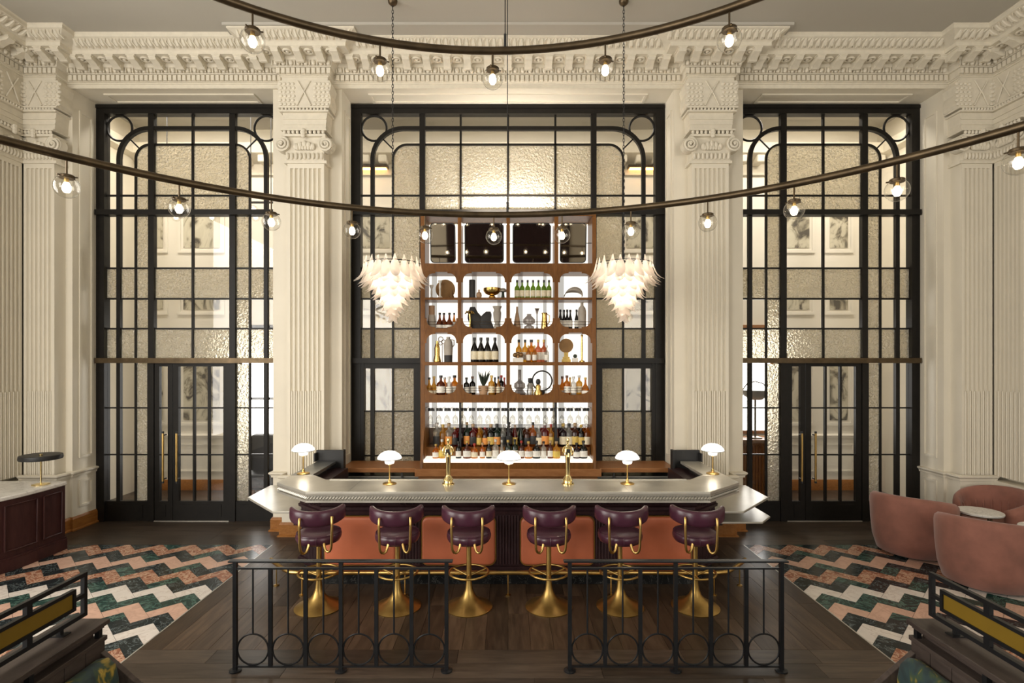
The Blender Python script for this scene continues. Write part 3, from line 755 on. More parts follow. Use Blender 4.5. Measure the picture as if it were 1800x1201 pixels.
for s in (-1, 1):
    m = MB(); n = 14
    p0, p1 = Vector((2.43, 6.36)), Vector((2.075, 6.03)); nn = Vector((.6808, -.7325))
    for i in range(n):
        q = p0 + (p1-p0)*((i+.5)/n); m.tube([(s*(q.x), q.y, .23), (s*(q.x), q.y, .79)], .0125, 6)
    m.build('reeded_pilaster', M['auberg'], bar, smooth=30)
    m = MB(); cx = s*2.16
    m.torus((cx, 5.965, .94), .028, .008, 14, 6, 'y'); m.ball((cx, 5.965, .94), .014)
    for t in (-1, 1): m.torus((cx+t*.06, 5.975, .935), .02, .007, 12, 6, 'y')
    m.build('carved_rosette', M['auberg'], bar)
for a, b in cor:
    rings = []
    for ins, d in ((0, .0), (0, .022), (.008, .032), (.025, .036)):
        rings.append([(x, 6.03-d, z) for x, z in rrect(a+ins, b-ins, .235+ins, .765-ins, max(.07-ins, .02))])
    MB().loft(rings).build('coral_panel', M['coral'], bar, smooth=50)
    fr = MB(); P = [(x, 6.024, z) for x, z in rrect(a-.008, b+.008, .227, .773, .078)]; fr.tube(P, .009, 6, closed=True)
    fr.build('panel_trim', M['satinbrass'], bar)
# brass foot rail on posts
rp = [(-2.66, 6.10), (-2.33, 5.78), (2.33, 5.78), (2.66, 6.10)]
m = MB(); m.tube([(-2.70, 6.16, .24), (-2.64, 6.08, .24), (-2.40, 5.835, .24), (-2.33, 5.785, .24), (-2.24, 5.77, .24), (2.24, 5.77, .24), (2.33, 5.785, .24), (2.40, 5.835, .24), (2.64, 6.08, .24), (2.70, 6.16, .24)], .022, 12)
fr = m.build('foot_rail', M['brass'], bar)
for x in (-2.2, -1.1, 0, 1.1, 2.2):
    m = MB(); m.tube([(x, 5.77, .22), (x, 5.77, .012)], .007, 8); m.lathe([(.03, 0), (.03, .008), (.008, .014)], 14, (x, 5.77, 0)); m.tube([(x, 5.77, .20), (x, 5.99, .16)], .006, 6)
    m.build('rail_post', M['brass'], fr)
for s in (-1, 1):
    m = MB(); x, y = s*2.58, 6.02
    m.tube([(x, y, .22), (x, y, .012)], .007, 8); m.lathe([(.03, 0), (.03, .008), (.008, .014)], 14, (x, y, 0)); m.build('rail_post', M['brass'], fr)
# inner back face and end upstands
m = MB(); m.box(-2.25, 2.25, 6.37, 6.385, .3, ZT-.11); m.build('service_side', M['black'], bar, smooth=0)
for s in (-1, 1):
    x0, x1 = sorted((s*2.70, s*2.32)); m = MB()
    m.box(x0, x1, 7.61, 7.655, 0, 1.245); m.box(*sorted((s*2.32, s*2.345)), 7.35, 7.61, 0, 1.235) if False else None
    m.box(*sorted((s*2.68, s*2.70)), 7.50, 7.61, ZT, 1.215); m.box(*sorted((s*2.30, s*2.335)), 7.555, 7.655, 0, 1.25)
    m.build('end_upstand', M['black'], bar, smooth=0)
    # waist-high side counters
    if True:
        zs = .75; pl = [(s*2.44, 6.30), (s*2.75, 6.30), (s*3.35, 6.95), (s*3.35, 7.62), (s*2.44, 7.62)]
        m = MB(); m.prism(pl, zs-.028, zs); m.build('side_counter', M['zinc'], bar, smooth=0, bevel=.006)
        MB().box(*sorted((s*2.44, s*3.0)), 7.56, 7.60, .2, zs-.028).build('counter_bracket', M['auberg'], bar, smooth=0)
    if s > 0:
        zs = .53; pl = [(2.44, 6.62), (3.12, 6.62), (3.33, 6.86), (3.33, 7.60), (2.44, 7.60)]
        m = MB(); m.prism(pl, zs-.024, zs); m.build('side_counter', M['zinc'], bar, smooth=0, bevel=.005)
# --- countertop
top = empty('bar_countertop', (0, 6.3, ZT-.1), label='zinc bar countertop with rope-moulded edge wrapping the bar', cat='countertop')
main_poly = [(-2.67, 6.62), (-2.67, 6.24), (-2.17, 5.79), (2.17, 5.79), (2.67, 6.24), (2.67, 6.62), (2.36, 6.62), (2.15, 6.39), (-2.15, 6.39), (-2.36, 6.62)]
m = MB(); m.prism(main_poly, ZT-.035, ZT); m.build('zinc_top', M['zinc'], top, smooth=0, bevel=.006)
for s in (-1, 1):
    pl = [(s*2.67, 6.625), (s*2.67, 7.56), (s*2.41, 7.56), (s*2.41, 6.68), (s*2.365, 6.625)]
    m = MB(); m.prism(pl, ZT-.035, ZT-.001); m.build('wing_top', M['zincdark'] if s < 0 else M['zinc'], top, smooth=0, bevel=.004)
eo = [(-2.67, 7.56), (-2.67, 6.24), (-2.17, 5.79), (2.17, 5.79), (2.67, 6.24), (2.67, 7.56)]
ei = offset_in(eo, -.13)
m = MB(); sweep(m, [(0, ZT-.036), (.13, ZT-.036), (.128, ZT-.05), (.098, ZT-.055), (.098, ZT-.094), (.128, ZT-.096), (.128, ZT-.118), (.11, ZT-.122), (0, ZT-.122)], ei)
m.build('edge_moulding', M['zinc'], top, smooth=20)
m = MB()
for i in range(len(eo)-3):
    pass
def rope(p0, p1):
    L = math.hypot(p1[0]-p0[0], p1[1]-p0[1]); n = int(L/.034); d = ((p1[0]-p0[0])/L, (p1[1]-p0[1])/L); nn = (d[1], -d[0])
    for i in range(n):
        t = (i+.5)*L/n; c = (p0[0]+d[0]*t+nn[0]*-.02, p0[1]+d[1]*t+nn[1]*-.02); zc = ZT-.0735
        m.tube([(c[0]-d[0]*.017, c[1]-d[1]*.017, zc-.016), (c[0]+nn[0]*.01, c[1]+nn[1]*.01, zc), (c[0]+d[0]*.017, c[1]+d[1]*.017, zc+.016)], [.007, .0135, .007], 6)
rope(eo[2], eo[3]); rope(eo[1], eo[2]); rope(eo[3], eo[4])
o = m.build('rope_moulding', M['zinc'], top); o['kind'] = 'stuff'
for x in (-1.72, 1.30):
    MB().box(x-.002, x+.002, 5.80, 6.385, ZT-.001, ZT+.0006).build('zinc_seam', M['zincdark'], top, smooth=0)
MB().box(-2.1, 2.1, 6.355, 6.39, ZT, ZT+.008).build('back_lip', M['zinc'], top, smooth=0)

# ---------------------------------------------------------------- bar stools
def make_stool():
    r = empty('bar_stool', (0, 0, 0), cat='stool', group='bar stools along the bar front')
    B = lambda mb, nm, mat, s=45, par=None: link(nm, mb.mesh(nm, M[mat], s), par or r)
    B(MB().lathe([(.001, .0), (.238, .0), (.24, .008), (.232, .014), (.17, .04), (.11, .075), (.065, .12), (.04, .18), (.028, .26), (.026, .30)], 36), 'base', 'satinbrass')
    B(MB().tube([(0, 0, .29), (0, 0, .66)], .025, 16), 'pole', 'satinbrass')
    m = MB().torus((0, 0, .355), .20, .011, 40, 8)
    for a in (.5, 2.6, 4.7): m.tube([(0, 0, .315), (.20*math.cos(a), .20*math.sin(a), .355)], .009, 8)
    B(m, 'foot_ring', 'satinbrass')
    seat = B(MB().lathe([(.001, .665), (.17, .665), (.205, .68), (.222, .71), (.225, .74), (.215, .765), (.19, .778), (.08, .784), (.001, .785)], 36), 'seat', 'purple')
    m = MB().torus((0, 0, .768), .213, .006, 40, 6)
    m.tube([(0, -.222, .69), (0, -.228, .73), (0, -.214, .768)], .004, 6)
    B(m, 'piping', 'purple', par=seat)
    # curved back rest: a padded band on the camera side (-y)
    rings = []; n = 26; A = math.radians(78)
    for i in range(n+1):
        t = -1 + 2*i/n; a = t*A; R = .235
        lift = .035*t*t; th = .042*(1 - .25*abs(t)**4); hh = (.078)*(1-.1*t*t)
        e = max(0, (abs(t)-.9)/.1); sc_ = math.sqrt(max(0.02, 1-e*e*.95))
        cx, cy, cz = R*math.sin(a)*1.08, -R*math.cos(a), .955+lift
        nx, ny = math.sin(a), -math.cos(a)
        ring = []
        for k in range(14):
            q = 2*PI*k/14; co, si = math.cos(q), math.sin(q)
            du = th*sc_*math.copysign(abs(co)**.7, co)*.9; dz = hh*sc_*math.copysign(abs(si)**.55, si)
            ring.append((cx+nx*du, cy+ny*du, cz+dz+du*.12))
        rings.append(ring)
    B(MB().loft(rings), 'backrest', 'purple', 60)
    for s in (-1, 1):
        x = s*.148
        P = [(x, -.248, .975), (x*1.01, -.262, .96), (x*1.02, -.268, .90), (x*1.0, -.266, .80), (x*.98, -.262, .70)]
        for k in range(1, 7):
            t = PI*k/6; P.append((x*.98 - s*.045*(1-math.cos(t))*.8, -.262+.05*(1-math.cos(t))*.5+.0, .70 - .07*math.sin(t)))
        P += [(x*.98 - s*.085, -.13, .672)]
        B(MB().tube(P, .0125, 10), 'back_tube', 'brass')
    return r
ords = ['first', 'second', 'third', 'fourth', 'fifth', 'sixth']
stool0 = None
for i, (x, y, rz) in enumerate(((-1.925, 5.50, 13), (-1.125, 5.50, 6), (-.398, 5.50, 0), (.415, 5.50, 0), (1.14, 5.50, -2), (1.905, 5.50, -7))):
    st = make_stool() if stool0 is None else copy_tree(stool0)
    stool0 = stool0 or st
    st.location = (x, y, 0); st.rotation_euler = (0, 0, math.radians(rz))
    st['label'] = 'plum leather bar stool with brass pedestal, %s from the left' % ords[i]

# ---------------------------------------------------------------- table lamps on the bar
M['opal'] = None
def opal():
    m, nt, b = newmat('lit_opal_glass'); setc(b, (.9, .88, .84), .25)
    b.inputs['Emission Color'].default_value = (1, .95, .88, 1); b.inputs['Emission Strength'].default_value = 1.25
    return m
M['opal'] = opal()
def make_lamp():
    r = empty('table_lamp', (0, 0, 0), cat='lamp', group='opal table lamps on the bar')
    B = lambda mb, nm, mat, par=None: link(nm, mb.mesh(nm, M[mat], 45), par or r)
    B(MB().lathe([(.001, 0), (.076, 0), (.078, .008), (.06, .016), (.02, .022), (.016, .05), (.009, .058), (.001, .06)], 24), 'base', 'brass')
    B(MB().tube([(0, 0, .05), (0, 0, .225)], .0075, 10), 'stem', 'brass')
    B(MB().lathe([(.008, .218), (.026, .224), (.026, .232), (.001, .234)], 16), 'collar', 'brass')
    B(MB().lathe([(.001, .232), (.048, .232), (.054, .245), (.055, .268), (.001, .27)], 24), 'lower_shade', 'opal')
    B(MB().lathe([(.001, .268), (.075, .27), (.082, .285), (.001, .30)], 24), 'middle_shade', 'opal')
    B(MB().lathe([(.001, .292), (.128, .286), (.137, .292), (.132, .312), (.105, .345), (.065, .368), (.025, .378), (.001, .379)], 32), 'top_shade', 'opal')
    B(MB().lathe([(.014, .377), (.014, .388), (.001, .391)], 12), 'finial', 'zinc')
    B(MB().torus((0, 0, .288), .133, .004, 32, 6), 'shade_rim', 'zincdark')
    return r
lamp0 = None
for x, y, lb in ((-2.545, 6.72, 'lit opal glass table lamp on the left wing of the bar'), (-1.35, 6.16, 'lit opal glass table lamp left of the beer taps'),
                 (.01, 6.16, 'lit opal glass table lamp at the middle of the bar'), (1.36, 6.16, 'lit opal glass table lamp right of the beer taps'), (2.545, 6.72, 'lit opal glass table lamp on the right wing of the bar')):
    l = make_lamp() if lamp0 is None else copy_tree(lamp0); lamp0 = lamp0 or l
    l.location = (x, y, ZT); l['label'] = lb
    point('table_lamp_bulb', (x, y, ZT+.20), 2.0, (1, .88, .7), .05)

# ---------------------------------------------------------------- beer taps
def make_tap():
    r = empty('beer_tap', (0, 0, 0), cat='beer tap', group='brass beer taps')
    B = lambda mb, nm, mat, par=None: link(nm, mb.mesh(nm, M[mat], 40), par or r)
    B(MB().lathe([(.001, 0), (.07, 0), (.07, .012), (.055, .02), (.05, .04), (.058, .05), (.05, .065), (.034, .09), (.03, .10)], 24), 'base', 'polbrass')
    B(MB().lathe([(.03, .09), (.027, .12), (.027, .30), (.031, .315), (.026, .325), (.001, .33)], 20), 'column', 'polbrass')
    B(MB().lathe([(.026, .32), (.048, .335), (.05, .36), (.05, .40), (.044, .415), (.03, .43), (.018, .45), (.001, .455)], 20), 'head', 'polbrass')
    B(MB().box(-.022, .022, -.054, -.03, .35, .405), 'badge', 'black')
    m = MB()
    for s in (-1, 1):
        m.tube([(s*.05, -.01, .335), (s*.062, -.02, .37), (s*.055, -.015, .41), (s*.035, 0, .43)], .007, 8)
    B(m, 'side_scroll', 'polbrass')
    m = MB().tube([(0, -.045, .37), (0, -.085, .36), (0, -.09, .325)], .011, 10); B(m, 'spout', 'polbrass')
    m = MB().lathe([(.009, .45), (.012, .47), (.02, .50), (.014, .52), (.001, .525)], 14); B(m, 'tap_handle', 'polbrass')
    return r
tap0 = None
for x, lb in ((-.68, 'tall brass beer tap column left of the centre lamp'), (.68, 'tall brass beer tap column right of the centre lamp')):
    t = make_tap() if tap0 is None else copy_tree(tap0); tap0 = tap0 or t
    t.location = (x, 6.15, ZT); t['label'] = lb

# ---------------------------------------------------------------- railings
def make_railing(xs, label):
    """xs: seven upright positions"""
    Y = 4.36; xc = xs[3]
    r = empty('railing', (xc, Y, 0), label=label, cat='railing', group='black steel railings in front of the bar')
    zt, z2, zb = .895, .835, .045
    m = MB(); P = rrect(-.03, .03, -.007, .007, .006, 3)
    m.box(xs[0]-.05, xs[6]+.05, Y-.026, Y+.026, zt-.016, zt); m.build('handrail', M['rail'], r, smooth=0, bevel=.005)
    m = MB(); m.box(xs[0], xs[6], Y-.013, Y+.013, z2-.013, z2); m.build('upper_rail', M['rail'], r, smooth=0)
    m = MB(); m.box(xs[0], xs[6], Y-.013, Y+.013, zb-.012, zb); m.build('lower_rail', M['rail'], r, smooth=0)
    for i, x in enumerate(xs):
        w_ = .015
        if i in (0, 3, 6):
            p = MB().box(x-w_, x+w_, Y-w_, Y+w_, .0, zt-.016).build('post', M['rail'], r, smooth=0)
            MB().lathe([(.001, 0), (.048, 0), (.048, .01), (.02, .016), (.001, .018)], 16, (x, Y, 0)).build('foot_flange', M['rail'], p)
        else:
            MB().box(x-w_, x+w_, Y-w_*.8, Y+w_*.8, zb, z2-.013).build('upright', M['rail'], r, smooth=0)
    for i in range(6):
        x = (xs[i]+xs[i+1])/2; R = (xs[i+1]-xs[i])/2-.017
        MB().torus((x, Y, zb+R+.004), R, .0075, 40, 6, 'y').build('ring', M['rail'], r)
        MB().tube([(x, Y, zb+2*R), (x, Y, z2-.01)], .0075, 8).build('baluster', M['rail'], r)
s_ = 950/4.36
make_railing([(p-CX)/s_ for p in (413.6, 475.5, 537.4, 599.5, 661.5, 723.5, 785)], 'black steel railing with rings, in front of the left three stools')
make_railing([(p-CX)/s_ for p in (1001.5, 1063.5, 1125.5, 1187.5, 1249.5, 1311.5, 1373.5)], 'black steel railing with rings, in front of the right two stools')
# ================================================================= hanging lights
M['filament'] = emit('glowing_bulb', (1.0, .84, .60), 16)
def make_globe_meshes():
    cap = MB().lathe([(.001, -.138), (.042, -.138), (.047, -.143), (.047, -.158), (.044, -.161)], 20)
    for a in (0.3, 2.4, 4.5): cap.tube([(.043*math.cos(a), .043*math.sin(a), -.150), (.064*math.cos(a), .064*math.sin(a), -.150)], .005, 6)
    g = []; R = .076
    for i in range(13):
        t = math.radians(40) + (PI-math.radians(40))*i/12; g.append((max(R*math.sin(t), .001), -.216 + R*math.cos(t)))
    globe = MB().lathe(g, 24)
    globe.f = [f for f in globe.f if len(f) == 4]
    bulb = MB().lathe([(.001, -.258), (.016, -.254), (.026, -.236), (.026, -.215), (.015, -.19), (.010, -.185)], 12)
    sock = MB().tube([(0, 0, -.158), (0, 0, -.188)], .014, 10)
    stem = MB().tube([(0, 0, 0), (0, 0, -.11)], .0065, 8)
    for q in (cap, globe, bulb, sock): q.v = [(x, y, z + .03) for x, y, z in q.v]
    return stem.mesh('globe_lamp', M['bronze'], 40), cap.mesh('cap', M['bronze'], 40), globe.mesh('glass_globe', M['globe'], 60), bulb.mesh('bulb', M['filament'], 60), sock.mesh('socket', M['brass'], 40)
gm = make_globe_meshes()
def make_ring(cx, cy, R, z, r, globes, label, cables):
    root = empty('ring_chandelier', (cx, cy, z), label=label, cat='chandelier', group='bronze ring chandeliers with clear globes')
    link('ring_tube', MB().torus((0, 0, 0), R, r, 128, 12).mesh('ring_tube', M['bronze'], 60), root)
    for a in globes:
        g = link('globe_lamp', gm[0], root, (R*math.cos(a), R*math.sin(a), -r*.6))
        link('cap', gm[1], g); link('glass_globe', gm[2], g); link('bulb', gm[3], g); link('socket', gm[4], g)
    for a in cables:
        x, y = R*math.cos(a), R*math.sin(a)
        m = MB().tube([(x, y, 0), (x, y, ZC - z)], .004, 6); m.tube([(x, y, -.02), (x, y, .12)], .010, 8); m.lathe([(.04, ZC-z-.03), (.05, ZC-z)], 12, (x, y, 0))
        link('suspension_cable', m.mesh('suspension_cable', M['black'], 40), root)
    return root
def ang(px, cx, cy, R, py, z):
    """angle on the ring of a globe seen at pixel column px (far half)"""
    k = (px - CX)/F; a_ = k*k+1; b_ = -2*(k*cx + cy); c_ = cx*cx+cy*cy-R*R
    Y = (-b_ + math.sqrt(b_*b_-4*a_*c_))/(2*a_); return math.atan2(Y-cy, k*Y-cx)
LC = (-.12, 1.56, 3.515, 3.874); UC = (-.12, 1.21, 2.72, 4.757)
lg = [ang(p, LC[0], LC[1], LC[2], 0, 0) for p in (117, 315, 477, 619, 747, 868, 988, 1109, 1244, 1396, 1577, 1790)]
ug = [ang(p, UC[0], UC[1], UC[2], 0, 0) for p in (444, 668, 866, 1064, 1282)]
st = (lg[0]-lg[-1])/11
lg += [lg[-1] - st*(i+1) for i in range(int((2*PI-(lg[0]-lg[-1]))/st) - 1)]
st = (ug[0]-ug[-1])/4
ug += [ug[-1] - st*(i+1) for i in range(int((2*PI-(ug[0]-ug[-1]))/st) - 1)]
make_ring(LC[0], LC[1], LC[2], LC[3], .029, lg, 'lower, larger bronze ring chandelier hung with clear globe bulbs', [ang(892, LC[0], LC[1], LC[2], 0, 0) + i*2*PI/3 for i in range(3)])
make_ring(UC[0], UC[1], UC[2], UC[3], .027, ug, 'upper, smaller bronze ring chandelier hung with clear globe bulbs', [ang(888, UC[0], UC[1], UC[2], 0, 0) + i*2*PI/3 for i in range(3)])

# ---------------------------------------------------------------- petal chandeliers
def petal_glass():
    m = bpy.data.materials.new('petal_glass'); nt = NT(m); nt.nodes.clear(); o = nt.nodes.new('ShaderNodeOutputMaterial')
    v = coords(nt, (1, 1, 1)); gz = nt.nodes.new('ShaderNodeSeparateXYZ'); nt.links.new(v, gz.inputs[0])
    tl = nt.nodes.new('ShaderNodeBsdfTranslucent'); tl.inputs[0].default_value = (.95, .88, .82, 1)
    df = nt.nodes.new('ShaderNodeBsdfDiffuse'); df.inputs[0].default_value = (.92, .86, .80, 1)
    tp = nt.nodes.new('ShaderNodeBsdfTransparent'); gl = nt.nodes.new('ShaderNodeBsdfGlossy'); gl.inputs['Roughness'].default_value = .08
    a = nt.nodes.new('ShaderNodeMixShader'); a.inputs[0].default_value = .35; nt.links.new(tl.outputs[0], a.inputs[1]); nt.links.new(df.outputs[0], a.inputs[2])
    b = nt.nodes.new('ShaderNodeMixShader'); b.inputs[0].default_value = .55; nt.links.new(tp.outputs[0], b.inputs[1]); nt.links.new(a.outputs[0], b.inputs[2])
    c = nt.nodes.new('ShaderNodeMixShader'); c.inputs[0].default_value = .10; nt.links.new(b.outputs[0], c.inputs[1]); nt.links.new(gl.outputs[0], c.inputs[2])
    nt.links.new(c.outputs[0], o.inputs[0]); return m
M['petal'] = petal_glass()
def petal_mesh(L, wd):
    """glass leaf: hangs from its narrow neck at the origin, flares and curls outward (+x)"""
    m = MB(); rings = []
    prof = [(-.28, .07, -.02), (-.12, .14, -.012), (0, .26, 0), (.2, .42, .0), (.45, .52, .045), (.66, .48, .14), (.83, .33, .30), (.95, .08, .50)]
    for t, w_, x in prof:
        z = -L*t; hw = wd*w_; th = .004
        rings.append([(x*L + .35*hw*abs(s)*0 + (-.45*hw*(1-s*s))*-1*.6 + o, hw*s, z) for s, o in ((-1, 0), (-.5, 0), (0, 0), (.5, 0), (1, 0), (.5, -th), (0, -th), (-.5, -th))])
    m.loft(rings); return m.mesh('glass_petal', M['petal'], 60)
pm = [petal_mesh(.24, .12), petal_mesh(.19, .11), petal_mesh(.155, .095), petal_mesh(.13, .085)]
def chain_mesh(z0, z1):
    m = MB(); n = int((z1-z0)/.042)
    for i in range(n):
        z = z0 + (i+.5)*(z1-z0)/n; ax = 'x' if i % 2 else 'y'
        pts = []
        for k in range(10):
            a = 2*PI*k/10; u, v = .011*math.cos(a), .028*math.sin(a)
            pts.append((0, u, z+v) if ax == 'x' else (u, 0, z+v))
        m.tube(pts, .0036, 5, closed=True)
    return m.mesh('chain', M['black'], 50)
def make_petal_chandelier():
    r = empty('petal_chandelier', (0, 0, 0), cat='chandelier', group='petal glass chandeliers over the bar')
    zt = .80                                   # local: 0 = bottom of the drop, .80 = metal hoop
    m = MB()
    for R_, z in ((.345, .81), (.225, .63), (.125, .45), (.045, .27)): m.torus((0, 0, z), R_, .006, 32, 6)
    for a in range(6): m.tube([(.345*math.cos(a*PI/3), .345*math.sin(a*PI/3), .81), (0, 0, .84)], .005, 6)
    m.tube([(0, 0, .25), (0, 0, .90)], .009, 8); m.lathe([(.05, .78), (.06, .80), (.05, .84), (.012, .86)], 16)
    link('frame', m.mesh('frame', M['black'], 50), r)
    link('chain', chain_mesh(.90, ZC - 2.90 - .03), r); link('ceiling_rose', MB().lathe([(.001, ZC-2.90-.06), (.03, ZC-2.90-.055), (.055, ZC-2.90-.03), (.06, ZC-2.90)], 20).mesh('ceiling_rose', M['bronze'], 40), r)
    R_ = random.Random(5)
    for rad, z, n, k, off in ((.345, .81, 20, 0, 0), (.30, .75, 18, 0, .5), (.225, .63, 14, 1, 0), (.175, .55, 12, 1, .5), (.125, .45, 10, 2, 0), (.085, .36, 8, 2, .5), (.045, .27, 6, 3, 0), (.015, .20, 4, 3, .5)):
        for i in range(n):
            a = 2*PI*(i+off)/n + R_.uniform(-.03, .03)
            link('glass_petal', pm[k], r, (rad*math.cos(a), rad*math.sin(a), z + R_.uniform(-.008, .008)), (0, R_.uniform(-.12, .02), a))
    return r
c0 = None
for x, lb in ((-1.44, 'tiered white glass petal chandelier left of the shelves'), (1.445, 'tiered white glass petal chandelier right of the shelves')):
    c = make_petal_chandelier() if c0 is None else copy_tree(c0); c0 = c0 or c
    c.location = (x, 6.75, 2.90); c['label'] = lb
    for dx, dy in ((.13, 0), (-.13, 0), (0, .13), (0, -.13)): point('chandelier_bulb', (x+dx, 6.75+dy, 3.55), 5, (1, .86, .66), .04)
    point('chandelier_bulb', (x, 6.75, 3.3), 4, (1, .86, .66), .04)
# ================================================================= back bar
YU, YB = 7.85, 8.30                 # front and back of the shelving
SU = F/YU
def ux(px): return (px-CX)/SU
def uz(py): return H-(py-CY)/SU
# wide low timber counter across the niche
bc = empty('back_counter', (0, 8.1, 0), label='long orange-brown timber counter behind the bar, under the shelves', cat='counter')
MB().box(-2.43, 2.43, 7.83, 8.41, .885, .95).build('top', M['counterwood'], bc, smooth=0, bevel=.006)
MB().box(-1.325, 1.325, 7.66, 7.83, .86, .965).build('raised_front', M['counterwood'], bc, smooth=0, bevel=.006)
m = MB(); m.box(-1.28, 1.28, 7.72, 8.38, 0, .86); m.build('centre_cabinet', M['counterwood'], bc, smooth=0)
for s in (-1, 1):
    MB().box(*sorted((s*1.30, s*2.40)), 7.95, 8.38, .1, .80).build('fridge_front', M['zincdark'], bc, smooth=0)
    MB().box(*sorted((s*1.30, s*2.40)), 7.93, 7.95, .79, .81).build('fridge_rail', M['zinc'], bc, smooth=0)
    for x in (1.55, 2.35): MB().tube([(s*x, 7.90, 0), (s*x, 7.90, .885)], .016, 8).build('leg', M['zincdark'], bc)
# shelving unit
un = empty('back_bar_shelving', (0, 8.07, .95), label='tall walnut back bar shelving with lit bays and mirrors', cat='shelving')
posts = [(739, 747), (804.5, 811), (890, 896.5), (974.5, 981.5), (1041, 1048)]
bays = [(747, 804.5), (811, 890), (896.5, 974.5), (981.5, 1041)]
ztop = uz(380)
for i, (a, b) in enumerate(posts):
    z0 = .965 if i in (0, 4) else uz(708)
    MB().box(ux(a), ux(b), YU, YB if i in (0, 4) else YU+.06, z0, ztop).build('post', M['walnut'], un, smooth=0, bevel=.004)
    if i not in (0, 4): MB().box(ux(a)+.012, ux(b)-.012, YU+.10, YU+.14, .97, uz(708)).build('lower_post', M['black'], un, smooth=0)
    if i not in (0, 4): MB().box(ux(a)+.01, ux(b)-.01, YU+.06, YB-.03, uz(708), ztop).build('divider', M['walnut'], un, smooth=0)
MB().box(ux(739), ux(1048), YU, YB, ztop, ztop+.03).build('top_board', M['walnut'], un, smooth=0)
for py0, py1, nm, full in ((463, 478, 'rail', 1), (523, 527, 'shelf', 1), (577.5, 585, 'shelf', 1), (636.5, 642.5, 'shelf', 1), (694.5, 708, 'rail', 1)):
    MB().box(ux(747), ux(1041), YU+.002, YB-.02, uz(py1), uz(py0)).build(nm, M['walnut'], un, smooth=0, bevel=.003)
# rounded, stepped corner brackets of the bay openings
def bracket(px_in, sgn, py, up):
    """quarter-round spandrel at a bay corner; sgn +1: corner is on the left post; up +1: at the top of the opening"""
    x0, z0 = ux(px_in), uz(py); r = .125
    P = [(x0, z0)]
    pts = [(r+.02, 0), (r+.02, .022), (r-.005, .022)] + [(r - r*math.sin(t) + .0, .022 + (r-.005) - (r-.005)*math.cos(t)) for t in [PI/2*k/8 for k in range(1, 9)]] + [(.0, r+.018)]
    pts = [(0, 0), (r+.025, 0), (r+.025, .02), (r, .02)] + [(r-(r-.022)*math.sin(PI/2*k/8), r-(r-.02)*math.cos(PI/2*k/8)) for k in range(1, 9)] + [(.022, r+.025), (0, r+.025)]
    poly = [(x0+sgn*u, z0-up*v) for u, v in pts]
    return MB().prism(poly, YU+.004, YU+.026, 'y').build('corner_bracket', M['walnut'], un, smooth=0)
for a, b in bays:
    for px_, sg in ((a, 1), (b, -1)):
        bracket(px_, sg, 478, 1); bracket(px_, sg, 577.5, -1); bracket(px_, sg, 585, 1); bracket(px_, sg, 694.5, -1)
# gallery rails in front of the bottles
for py in (570, 687):
    for a, b in bays:
        m = MB()
        for d in (0, 4.5): m.tube([(ux(a), YU+.045, uz(py-d)), (ux(b), YU+.045, uz(py-d))], .0035, 6)
        m.build('gallery_rail', M['bronze'], un)
# lit back of every bay
M['backlight'] = emit('shelf_back_light', (1.0, .94, .84), 1.35)
M['backdim'] = emit('shelf_back_light_dim', (1.0, .95, .86), .55)
for i, (a, b) in enumerate(bays):
    for py0, py1 in ((383, 463), (478, 523), (527, 577.5), (585, 636.5), (642.5, 694.5), (708, 752)):
        x0, x1 = ux(a)-.01, ux(b)+.01
        MB().box(x0, x1, YB-.02, YB-.012, uz(py1), uz(py0)).build('light_panel', M['backlight'], un, smooth=0)
        if py0 > 470:
            for fx in ((.10, .26), ) if i % 3 == 0 else ((.20, .31), (.78, .86)):  # dimmer emission strips: grey shading of textured glass put into the glow
                MB().box(x0+(x1-x0)*fx[0], x0+(x1-x0)*fx[1], YB-.03, YB-.022, uz(py1)+.002, uz(py0)-.002).build('dim_strip', M['backdim'], un, smooth=0)
# top LED strip that washes the glass above
M['led'] = emit('led_strip', (1.0, .95, .86), 30)
MB().box(-.75, .75, 8.33, 8.36, ztop+.0, ztop+.02).build('top_light_strip', M['led'], un, smooth=0)
# mirrors
m_, nt_, b_ = newmat('smoked_mirror'); setc(b_, (.40, .37, .33), .03, 1); M['mirror'] = m_
for (a, b), lb in zip(((756, 799), (817, 884.5), (902, 968), (986, 1031)), ('leftmost', 'second', 'third', 'rightmost')):
    mr = empty('mirror', ((ux(a)+ux(b))/2, YU+.12, uz(459)), label='%s smoked wall mirror with round corners above the shelves' % lb, cat='mirror', group='mirrors at the top of the shelving')
    x0, x1, z0, z1 = ux(a), ux(b), uz(459), uz(391)
    P = rrect(x0, x1, z0, z1, .05); MB().prism(P, YU+.10, YU+.115, 'y').build('mirror_glass', M['mirror'], mr, smooth=0)
    MB().tube([(x, YU+.105, z) for x, z in P], .009, 6, closed=True).build('frame', M['black'], mr)
    m = MB()
    for s in (x0, x1):
        m.tube([(s, YU+.11, (z0+z1)/2), (s + math.copysign(.09, s-(x0+x1)/2), YU+.11, (z0+z1)/2)], .006, 6)
    m.build('bracket_arm', M['black'], mr)
    mr.rotation_euler = (math.radians(7), 0, 0)
MB().box(ux(747), ux(1041), YB-.02, YB-.012, .97, uz(752)).build('dark_mirror_back', M['mirror'], un, smooth=0)
